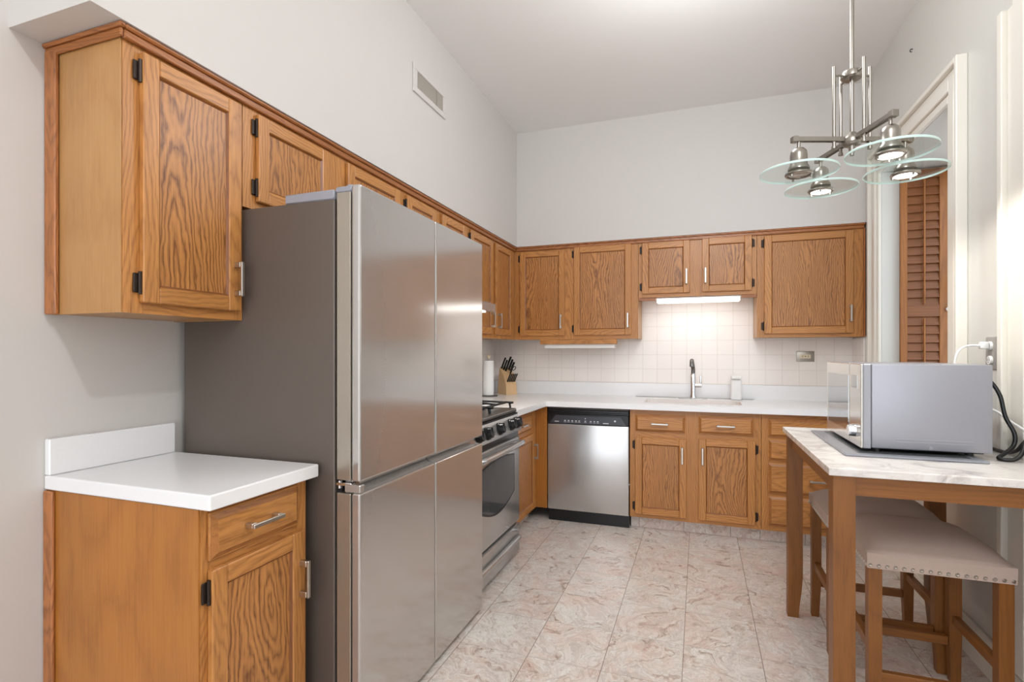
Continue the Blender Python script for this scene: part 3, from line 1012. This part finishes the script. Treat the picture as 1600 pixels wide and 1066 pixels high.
# ---------------------------------------------------------------- faucet, soap, knife block, paper towels
t = thing('faucet', 'chrome pull-down kitchen faucet with side lever behind the sink', 'faucet', (-.045, 4.385, RC + .0005))
m = MB('chrome')
m.use('steel_dw').box(-.11, .11, -.026, .026, 0, .004, .0015, 2)
m.build('deck_plate', t, smooth=True)
m = MB('chrome')
m.lathe([(0, .006), (.027, .006), (.025, .02), (.020, .03), (.019, .19), (.016, .20), (0, .20)], n=24)
m.build('body', t, smooth=True)
m = MB('steel_drk')
m.tube([(0, 0, .196), (0, -.004, .235), (-.006, -.03, .285), (-.008, -.065, .302), (-.009, -.095, .285), (-.009, -.105, .255)], .0155, 14, 6)
m.build('spout', t, smooth=True)
m = MB('chrome')
m.cyl((.016, 0, .105), (.062, 0, .105), .017, n=20)
m.box(.050, .064, -.012, .010, .095, .180, .004, 2)
m.build('lever', t, smooth=True)

t = thing('soap_dispenser', 'white soap dispenser standing beside the sink', 'soap dispenser', (.268, 4.40, RC + .0005))
m = MB('white')
m.box(-.038, .038, -.034, .034, 0, .160, .012, 3)
m.build('bottle', t, smooth=True)
m = MB('tube_off')
m.box(-.036, .036, -.060, .032, .1605, .188, .008, 2)
m.cyl((-.022, -.0605, .176), (-.022, -.056, .176), .005, n=10)
m.build('dispenser_head', t, smooth=True)

KR = math.radians(48)
KB = Vector((-1.585, 4.33, RC + .0005))
t = thing('knife_block', 'slanted light wooden knife block in the counter corner', 'knife block', KB, KR)
m = MB('block')
# profile in local (y,z): front faces -y, leaning back
m.prism([(-.075, 0), (.085, 0), (.085, .05), (.052, .235), (-.022, .168), (-.068, .085)], 'x', -.052, .052)
kb_body = m.build('block', t)
up = Vector((0, -.62, .785)).normalized()
RZ = Matrix.Rotation(KR, 4, 'Z')
def knife(px, py, pz, L, rad, label, grp, sc=False):
    k = thing('scissors' if sc else 'kitchen_knife', label, 'scissors' if sc else 'knife', KB + RZ @ Vector((px, py, pz)), KR, group=grp)
    m = MB('black')
    d = up
    p0 = d * .001
    if sc:
        m.tube([tuple(d * .004), tuple(d * .04)], .007, 8, 1)
        for s in (-1, 1):
            c = d * .062 + Vector((s * .017, 0, 0))
            ringp = [tuple(c + Vector((math.cos(a) * .014, 0, 0)) + d * (math.sin(a) * .022)) for a in [2 * PI * i / 12 for i in range(13)]]
            m.tube(ringp, .0035, 8, 1)
    else:
        m.tube([tuple(p0), tuple(d * L * .5 + Vector((0, .002, 0))), tuple(d * L)], rad, 10, 4)
    m.build('handle', k, smooth=True)
    if not sc:
        mm = MB('chrome')
        for f in (.25, .5, .75):
            mm.cyl(tuple(d * L * f + Vector((-rad - .0005, 0, 0))), tuple(d * L * f + Vector((rad + .0005, 0, 0))), .0025, n=8)
        mm.build('rivet', k)
for i, px in enumerate((-.038, -.024, -.010)):
    knife(px, .040 - .012 * i, .226 - .011 * i, .115 - .012 * i, .0085, 'black knife handle in the back row of the knife block, ' + ('tallest of the side trio', 'middle of the side trio', 'shortest of the side trio')[i], 'black knife handles in the block')
for i, px in enumerate((.012, .028, .042)):
    knife(px, .040 - .012 * i, .226 - .011 * i, .125 - .016 * i, .0095, 'black knife handle at the wall side of the knife block, ' + ('tallest one', 'middle one', 'shortest one')[i], 'black knife handles in the block')
knife(.020, -.012, .178, .1, .008, 'black-handled kitchen scissors in the middle of the knife block', 'black knife handles in the block', True)
for i in range(5):
    knife(-.030 + i * .017, -.054, .112, .085, .0062, 'short black steak knife handle in the lower front row of the knife block', 'steak knives in the lower row')

t = thing('paper_towel_holder', 'upright metal paper towel holder on the counter corner', 'paper towel holder', (-1.655, 4.06, RC + .0005))
MB('steel_drk').lathe([(0, 0), (.075, 0), (.076, .006), (.070, .010), (0, .010)], n=28).build('base', t, smooth=True)
MB('nickel').cyl((0, 0, .010), (0, 0, .315), .006, n=12).build('post', t, smooth=True)
MB('ivory').lathe([(0, .350), (.010, .346), (.016, .336), (.014, .325), (.008, .316), (0, .315)], n=20).build('finial', t, smooth=True)
m = MB('paper')
m.lathe([(.0075, 0), (.043, 0), (.044, .004), (.044, .280), (.043, .284), (.0075, .284), (.0075, 0)], n=36)
ptr = m.build('paper_towel_roll', None, (-1.655, 4.06, RC + .0125), smooth=True, label='white roll of paper towels on the metal holder', category='paper towels')

# ---------------------------------------------------------------- under-cabinet lamps and valance
t = thing('under_cabinet_lamp', 'lit fluorescent lamp under the short cabinet above the sink', 'lamp', (-.012, FY + .045, 1.6995))
MB('white').box(-.305, .305, .0, .11, -.012, -.0005, .002).build('housing', t)
MB('tube').box(-.300, .300, .002, .108, -.040, -.0125, .004).build('diffuser', t)
MB('nickel').cyl((-.09, .02, -.045), (-.09, .02, -.0405), .008, n=12).build('switch', t)
lamp('under_cabinet_light', 'AREA', (-.012, FY + .10, 1.655), 0.45, (1, .97, .94), shape='RECTANGLE', size=.58, size_y=.08)
m = MB('oak_mouldx')
m.box(-.449, -.318, FY + .030, FY + .045, 1.676, 1.6995)
m.use('oak_mould').hexa([(-.448, FY + .021, 1.676), (-.428, FY + .021, 1.676), (-.448, FY + .06, 1.676)], [(-.448, FY + .021, 1.6995), (-.428, FY + .021, 1.6995), (-.448, FY + .06, 1.6995)])
m.build('valance', None, label='short oak valance strip beside the lit lamp on its knife-block side', category='valance strip')
m = MB('oak_mouldx')
m.box(.296, .397, FY + .030, FY + .045, 1.676, 1.6995)
m.use('oak_mould').hexa([(.396, FY + .021, 1.676), (.376, FY + .021, 1.676), (.396, FY + .06, 1.676)], [(.396, FY + .021, 1.6995), (.376, FY + .021, 1.6995), (.396, FY + .06, 1.6995)])
m.build('valance', None, label='short oak valance strip beside the lit lamp on its window side', category='valance strip')
t = thing('under_cabinet_lamp', 'unlit white lamp behind the oak valance under the corner cabinet', 'lamp', (-.93, FY + .045, 1.3795))
MB('white').box(-.30, .295, .0, .10, -.020, -.0005, .002).build('housing', t)
MB('tube_off').box(-.295, .290, .002, .098, -.074, -.0205, .006, 2).build('diffuser', t)
MB('nickel').cyl((.298, .02, -.034), (.312, .02, -.034), .008, n=12).build('switch', t)
MB('oakx').box(-1.255, -.618, FY + .020, FY + .036, 1.338, 1.3795, .002).build('valance', None, label='oak valance strip under the corner wall cabinet', category='valance strip')

# ---------------------------------------------------------------- outlets, vent, wall hook
def outlet_parts(t, plate, w_, h_, d):
    MB(plate).box(-w_ / 2, w_ / 2, -d, 0, -h_ / 2, h_ / 2, .003, 2).build('cover_plate', t, smooth=True)
t = thing('wall_outlet', 'horizontal steel outlet plate on the backsplash tiles under the wide cabinet', 'outlet', (.760, YB - .011, 1.240))
outlet_parts(t, 'plate', .122, .080, .006)
m = MB('ivory').box(-.036, .036, -.009, -.006, -.015, .015, .006, 2)
m.build('receptacle', t)
m = MB('black')
for x in (-.019, .019):
    for dz in (-.004, .004):
        m.box(x - .004, x + .004, -.0095, -.0085, dz - .0012, dz + .0012)
m.cyl((0, -.0095, 0), (0, -.0085, 0), .004, n=10)
m.build('slots', t)
t = thing('wall_outlet', 'vertical grey outlet plate on the glossy wall above the microwave', 'outlet', (XR - .0005, 2.56, 1.268), -PI / 2)
outlet_parts(t, 'plate_c', .082, .126, .006)
for dz in (.028, -.028):
    m = MB('white').lathe([(0, .009), (.016, .009), (.0175, .007), (.0175, 0), (0, 0)], n=24)
    m.xf(Matrix.Translation((0, -.005, dz)) @ Matrix.Rotation(PI / 2, 4, 'X'))
    rc = m.build('receptacle', t, smooth=True)
    m = MB('black')
    m.box(-.007, -.005, -.0146, -.0138, dz - .004, dz + .006).box(.005, .007, -.0146, -.0138, dz - .004, dz + .006).cyl((0, -.0146, dz - .008), (0, -.0138, dz - .008), .0024, n=8)
    m.build('slots', rc)
t = thing('air_vent', 'white louvered air vent high on the wall above the refrigerator', 'vent', (BX + .0005, 2.668, 2.757))
hw_, hh_ = .19, .078
m = MB('wall')
iw, ih = .152, .046
m.box(0, .010, -hw_, hw_, -hh_, -ih, .002).box(0, .010, -hw_, hw_, ih, hh_, .002).box(0, .010, -hw_, -iw, -ih, ih, .002).box(0, .010, iw, hw_, -ih, ih, .002)
m.build('frame', t)
MB('cavity').box(0, .0012, -iw, iw, -ih, ih).build('duct', t)
m = MB('plate')
for i in range(30):
    y = -iw + .005 + i * (2 * iw - .010) / 29
    m.hexa([(.0015, y - .003, -ih), (.0015, y - .0015, -ih), (.008, y + .0030, -ih), (.008, y + .0015, -ih)], [(.0015, y - .003, ih), (.0015, y - .0015, ih), (.008, y + .0030, ih), (.008, y + .0015, ih)])
m.box(.002, .009, iw - .085, iw - .077, -ih, ih)
m.build('louver', t)
m = MB('iron')
m.cyl((0, 0, 0), (-.010, 0, 0), .003, n=8)
m.tube([(-.009, 0, 0), (-.012, 0, -.006), (-.009, 0, -.014), (-.004, 0, -.012)], .0022, 8, 5)
m.build('wall_hook', None, (XR, 3.377, 2.90), smooth=True, label='small dark hook high on the wall above the window', category='hook')

# ---------------------------------------------------------------- louvered shutter folded in the window recess
SHY = 3.870
t = thing('window_shutter', 'brown louvered wooden shutter folded back inside the window recess', 'shutter', (1.168, SHY, .955))
sw, shh, th = .248, 2.385 - .955, .024
zs = [0, .06, .535, .60, shh - .05, shh]
m = MB('shutter')
m.box(0, .036, -th, 0, 0, shh, .002).box(sw - .050, sw, -th, 0, 0, shh, .002)
m.use('shutterx')
m.box(.036, sw - .050, -th + .001, -.001, zs[0], zs[1]).box(.036, sw - .050, -th + .001, -.001, zs[2], zs[3]).box(.036, sw - .050, -th + .001, -.001, zs[4], zs[5])
m.build('frame', t)
m = MB('shutterx')
for a, b in ((zs[1], zs[2]), (zs[3], zs[4])):
    n = int((b - a) / .051)
    for i in range(n):
        z = a + (i + .5) * (b - a) / n
        m.hexa([(.036, -.022, z - .0265), (sw - .050, -.022, z - .0265), (sw - .050, -.017, z - .0285), (.036, -.017, z - .0285)],
               [(.036, -.007, z + .0275), (sw - .050, -.007, z + .0275), (sw - .050, -.002, z + .0255), (.036, -.002, z + .0255)])
m.build('slats', t, kind='stuff')
m = MB('shutter')
m.box(.116, .125, -.034, -.024, zs[1] + .01, zs[2] - .01, .002).box(.116, .125, -.034, -.024, zs[3] + .01, zs[4] - .01, .002)
m.build('tilt_rod', t)
m = MB('white').lathe([(0, .018), (.010, .016), (.012, .010), (.006, .004), (.006, 0), (0, 0)], n=16)
m.xf(Matrix.Translation((sw - .012, -th, .575)) @ Matrix.Rotation(PI / 2, 4, 'X'))
m.build('knob', t, smooth=True)

# ---------------------------------------------------------------- table
TX0, TX1, TY0, TY1, TZ = .388, 1.036, 1.905, 2.885, .905
t = thing('counter_table', 'counter-height table with white marbled top and brown wooden legs', 'table', ((TX0 + TX1) / 2, (TY0 + TY1) / 2, 0))
ox, oy = (TX0 + TX1) / 2, (TY0 + TY1) / 2
m = MB('marble')
fb(m, TX0, TX1, TY0, TY1, TZ - .025, TZ, .003, 2)
m.build('tabletop', t)
ins, lw = .014, .062
m = MB('table_oakx')
za, zb = TZ - .088, TZ - .0255
fb(m, TX0 + ins + lw, TX1 - ins - lw, TY0 + ins + .012, TY0 + ins + .034, za, zb)
fb(m, TX0 + ins + lw, TX1 - ins - lw, TY1 - ins - .034, TY1 - ins - .012, za, zb)
m.use('table_oaky')
fb(m, TX0 + ins + .012, TX0 + ins + .034, TY0 + ins + lw, TY1 - ins - lw, za, zb)
fb(m, TX1 - ins - .034, TX1 - ins - .012, TY0 + ins + lw, TY1 - ins - lw, za, zb)
m.build('apron', t)
def leg(parent, x0, y0, w_, d_, z1, sx, sy, taper=.012, mat='table_oak'):
    """square leg, curving in on the inner faces near the foot; sx, sy point to the inside"""
    m = MB(mat)
    prof = [(0, 1.0), (.06, .75), (.13, .30), (.20, 0.0), (z1, 0.0)]
    rows = []
    for z, k in prof:
        a0, a1 = x0, x0 + w_
        b0, b1 = y0, y0 + d_
        if sx > 0: a1 -= taper * k
        else: a0 += taper * k
        if sy > 0: b1 -= taper * k
        else: b0 += taper * k
        rows.append([m.bm.verts.new((x, y, z)) for x, y in ((a0, b0), (a1, b0), (a1, b1), (a0, b1))])
    m.bm.faces.new(rows[0][::-1])
    m.bm.faces.new(rows[-1])
    for A, B in zip(rows, rows[1:]):
        for i in range(4):
            m.bm.faces.new((A[i], A[(i + 1) % 4], B[(i + 1) % 4], B[i]))
    return m.build('leg', parent)
for sx, x in ((1, TX0 + ins), (-1, TX1 - ins - lw)):
    for sy, y in ((1, TY0 + ins), (-1, TY1 - ins - lw)):
        leg(t, x - ox, y - oy, lw, lw, TZ - .0255, sx, sy, .016)

# ---------------------------------------------------------------- stools
def stool(label, x0, x1, y0, y1):
    ox, oy = (x0 + x1) / 2, (y0 + y1) / 2
    W, D = x1 - x0, y1 - y0
    t = thing('counter_stool', label, 'stool', (ox, oy, 0), group='upholstered stools under the table')
    m = MB('fabric')
    nx, ny = 20, 16
    zb, ze, zc = .535, .588, .642
    def P(i, j):
        u, v = i / nx * 2 - 1, j / ny * 2 - 1
        cr = (1 - abs(u) ** 4) * (1 - abs(v) ** 4)
        z = ze + (zc - ze) * cr ** .75 - .012 * (1 - u * u) * 0.4 * (1 - cr)
        return (u * W / 2, v * D / 2, z)
    G = [[m.bm.verts.new(P(i, j)) for j in range(ny + 1)] for i in range(nx + 1)]
    for i in range(nx):
        for j in range(ny):
            m.bm.faces.new((G[i][j], G[i + 1][j], G[i + 1][j + 1], G[i][j + 1]))
    rim = [G[i][0] for i in range(nx + 1)] + [G[nx][j] for j in range(1, ny + 1)] + [G[i][ny] for i in range(nx - 1, -1, -1)] + [G[0][j] for j in range(ny - 1, 0, -1)]
    low = [m.bm.verts.new((v.co.x * .995, v.co.y * .995, zb)) for v in rim]
    for i in range(len(rim)):
        j = (i + 1) % len(rim)
        m.bm.faces.new((rim[i], rim[j], low[j], low[i]))
    m.bm.faces.new(low)
    seat = m.build('seat', t, smooth=True)
    m = MB('nickel')
    def nail(x, y, nx_, ny_):
        m.cyl((x, y, zb + .010), (x + nx_ * .004, y + ny_ * .004, zb + .010), .0068, .0035, n=12)
    k = 17
    for i in range(k):
        x = -W / 2 + .010 + (W - .020) * i / (k - 1)
        nail(x, -D / 2 + .001, 0, -1)
        nail(x, D / 2 - .001, 0, 1)
        y = -D / 2 + .010 + (D - .020) * i / (k - 1)
        nail(-W / 2 + .001, y, -1, 0)
        nail(W / 2 - .001, y, 1, 0)
    m.build('nailhead_trim', seat, smooth=True)
    lw = .040
    pos = {}
    for sx in (1, -1):
        for sy in (1, -1):
            x = -W / 2 + .006 if sx > 0 else W / 2 - .006 - lw
            y = -D / 2 + .006 if sy > 0 else D / 2 - .006 - lw
            leg(t, x, y, lw, lw, zb - .001, sx, sy, .008)
    m = MB('table_oakx')
    for y in (-D / 2 + .014, D / 2 - .038):
        m = MB('table_oakx')
        m.box(-W / 2 + .0455, W / 2 - .0455, y, y + .024, .145, .178, .002)
        m.build('stretcher', t)
    for x in (-W / 2 + .014, W / 2 - .038):
        m = MB('table_oaky')
        m.box(x, x + .024, -D / 2 + .0455, D / 2 - .0455, .232, .265, .002)
        m.build('stretcher', t)
    return t
stool('taupe saddle stool with nailhead trim under the near end of the table', .540, .948, 2.095, 2.500)
stool('taupe saddle stool mostly hidden behind the other stool under the table', .505, .925, 2.515, 2.905)

# ---------------------------------------------------------------- board, microwave, cables
t = thing('serving_board', 'slate grey glossy board with dark inset under the microwave', 'board', (.70, 2.44, TZ + .0005))
MB('mat').box(-.215, .195, -.305, .300, 0, .008, .003, 2).build('board', t)
MB('mat_in').box(-.168, .160, -.268, .262, .0082, .0092).build('inset', t)

MX0, MX1, MY0, MY1, MZ0, MZ1 = .553, .931, 2.205, 2.735, .928, 1.228
t = thing('microwave', 'silver microwave oven with side towards the room and mirrored door', 'microwave', ((MX0 + MX1) / 2, (MY0 + MY1) / 2, TZ + .010))
ox, oy = (MX0 + MX1) / 2, (MY0 + MY1) / 2
zo = TZ + .010
def mbx(m, x0, x1, y0, y1, z0, z1, b=0, s=1):
    return m.box(x0 - ox, x1 - ox, y0 - oy, y1 - oy, z0 - zo, z1 - zo, b, s)
m = MB('mw_side')
mbx(m, MX0 + .030, MX1, MY0, MY1, MZ0, MZ1, .004, 2)
bd = m.build('body', t, smooth=True)
m = MB('mw_side')
for z in (.952, .962):
    mbx(m, MX0 + .10, MX1 - .05, MY0 - .0012, MY0, z, z + .004, .0005)
m.cyl((MX0 + .205 - ox, MY0 - oy, .938 - zo), (MX0 + .205 - ox, MY0 - .002 - oy, .938 - zo), .006, n=14)
m.build('side_ribs', bd)
m = MB('dark')
mbx(m, MX0 + .06, MX1 - .02, MY0 + .012, MY1 - .012, MZ0 - .004, MZ0 - .0003)
m.build('underside', t)
for x in (MX0 + .055, MX1 - .05):
    for y in (MY0 + .04, MY1 - .04):
        MB('black').cyl((x - ox, y - oy, 0), (x - ox, y - oy, MZ0 - zo - .0045), .013, n=14).build('foot', t)
m = MB('mw_side')
mbx(m, MX0 + .004, MX0 + .0295, MY0 + .001, MY1 - .001, MZ0 - .004, MZ1 + .001, .003)
fr = m.build('front_bezel', t)
DSP = MY0 + .150                                    # control strip nearest the camera, door beyond
m = MB('mw_frame')
mbx(m, MX0 - .004, MX0 + .0035, DSP + .001, MY1 - .001, MZ0 - .003, MZ1, .002)
dm = m.build('door', t)
m = MB('mwglass')
mbx(m, MX0 - .0055, MX0 - .0042, DSP + .014, MY1 - .034, MZ0 + .040, MZ1 - .046)
m.build('window', dm)
m = MB('mw_frame')
mbx(m, MX0 - .004, MX0 + .0035, MY0 + .001, DSP - .001, MZ0 - .003, MZ1, .002)
cpm = m.build('control_panel', t)
m = MB('mwglass')
mbx(m, MX0 - .0052, MX0 - .0042, MY0 + .045, DSP - .03, MZ1 - .090, MZ1 - .042)
m.build('display', cpm)
m = MB('chrome')
m.cyl((MX0 - .004 - ox, MY0 + .076 - oy, MZ0 + .052 - zo), (MX0 - .026 - ox, MY0 + .076 - oy, MZ0 + .052 - zo), .024, .021, n=24)
m.use('white').cyl((MX0 - .026 - ox, MY0 + .076 - oy, MZ0 + .052 - zo), (MX0 - .028 - ox, MY0 + .076 - oy, MZ0 + .052 - zo), .019, .017, n=24)
m.build('knob', cpm, smooth=True)

m = MB('white')
m.box(XR - .042, XR - .0155, 2.545, 2.575, 1.284, 1.312, .006, 2)
m.tube([(XR - .040, 2.56, 1.298), (XR - .075, 2.56, 1.297), (XR - .105, 2.55, 1.285), (XR - .125, 2.54, 1.255), (XR - .128, 2.535, 1.20), (XR - .115, 2.50, 1.12), (XR - .085, 2.44, 1.075), (XR - .062, 2.38, 1.055), (XR - .056, 2.32, 1.032), (XR - .050, 2.22, 1.005), (XR - .046, 2.12, .985)], .0042, 8, 6)
m.build('extension_cord', None, smooth=True, label='white plug and cord hanging from the grey wall outlet', category='cord')
m = MB('cable_b')
m.tube([(.943, 2.30, 1.178), (.962, 2.29, 1.165), (.982, 2.28, 1.12), (.992, 2.27, 1.05), (1.012, 2.26, .995), (1.006, 2.25, .955), (.975, 2.235, .928), (.952, 2.22, .915), (.958, 2.205, .912), (.985, 2.20, .914), (1.005, 2.205, .930), (1.022, 2.22, .958), (1.034, 2.24, .972), (1.038, 2.27, .955), (1.036, 2.30, .93), (1.034, 2.36, .913), (1.030, 2.46, .912)], .0065, 10, 6)
m.build('power_cord', None, smooth=True, label='thick black power cord looped behind the microwave', category='cord')

# ---------------------------------------------------------------- chandelier
LX, LY = .530, 2.24
t = thing('chandelier', 'brushed nickel ceiling lamp with four arms and round glass plates', 'chandelier', (LX, LY, 1.93), math.radians(19.62))
H = 1.93
MB('nickel_drk').lathe([(0, ZC - H), (.065, ZC - H), (.065, ZC - H - .02), (.02, ZC - H - .035), (0, ZC - H - .035)]).build('ceiling_canopy', t, smooth=True)
MB('nickel_drk').cyl((0, 0, .065), (0, 0, ZC - H - .03), .0075, n=16).build('stem', t, smooth=True)
MB('nickel_drk').lathe([(0, .372), (.034, .372), (.036, .366), (.036, .352), (.030, .346), (.012, .344), (0, .344)]).build('upper_hub', t, smooth=True)
MB('nickel_drk').lathe([(0, .140), (.012, .140), (.012, .150), (.034, .128), (.036, .122), (.036, .110), (.030, .104), (.012, .100), (.010, .078), (0, .076)]).build('lower_hub', t, smooth=True)
AR = .196
for i, (a, lit) in enumerate(((180, False), (90, True), (-90, True), (0, True))):
    R_ = Matrix.Rotation(math.radians(a), 4, 'Z')
    m = MB('nickel_drk')
    m.box(.02, AR + .022, -.010, -.005, .116, .132, .001).box(.02, AR + .022, .005, .010, .116, .132, .001)
    m.box(AR + .004, AR + .026, -.012, .012, .113, .135, .002)
    m.xf(R_)
    arm = m.build('arm', t)
    m = MB('nickel_drk')
    m.cyl((.066, 0, .095), (.066, 0, .392), .0062, n=12)
    m.cyl((.03, 0, .359), (.066, 0, .359), .004, n=10)
    m.cyl((.066, 0, .090), (.066, 0, .098), .009, n=12)
    m.xf(R_)
    m.build('rod', t, smooth=True)
    m = MB('nickel_drk')
    m.cyl((AR, 0, .088), (AR, 0, .118), .006, n=12)
    m.lathe([(0, .092), (.018, .090), (.027, .080), (.029, .066), (.029, .030), (.036, .020), (.036, .0125), (0, .0125)], (AR, 0, 0), 28)
    m.lathe([(.0362, -.0005), (.046, -.0005), (.047, -.005), (.043, -.010), (.0365, -.010), (.0362, -.0005)], (AR, 0, 0), 32)
    for s in (0.5, 2.6, 4.7):
        m.cyl((AR + .040 * math.cos(s), .040 * math.sin(s), -.018), (AR + .040 * math.cos(s), .040 * math.sin(s), -.010), .004, n=8)
    m.xf(R_)
    head = m.build('lamp_head', t, smooth=True)
    m = MB('glass')
    m.lathe([(.0, .0082), (.130, .0082)], (AR, 0, 0), 72)
    m.lathe([(.130, .0002), (.0, .0002)], (AR, 0, 0), 72)
    m.use('glass_edge').lathe([(.130, .0082), (.1310, .0066), (.1310, .0018), (.130, .0002)], (AR, 0, 0), 72)
    m.xf(R_)
    m.build('glass_plate', head, smooth=True)
    m = MB('bulb' if lit else 'bulb_off')
    m.lathe([(.0, -.009), (.030, -.0085), (.0352, -.006)], (AR, 0, 0), 32)
    m.use('nickel_drk').lathe([(.0352, -.006), (.0352, -.002), (0, -.002)], (AR, 0, 0), 32)
    m.xf(R_)
    m.build('bulb', head, smooth=True)
    if lit:
        p = Matrix.Rotation(math.radians(a + 19.62), 4, 'Z') @ Vector((AR, 0, 0))
        lamp('chandelier_light', 'SPOT', (LX + p.x, LY + p.y, H - .022), 6.5, (1.0, .97, .92), spot_size=math.radians(165), spot_blend=.35, shadow_soft_size=.03)
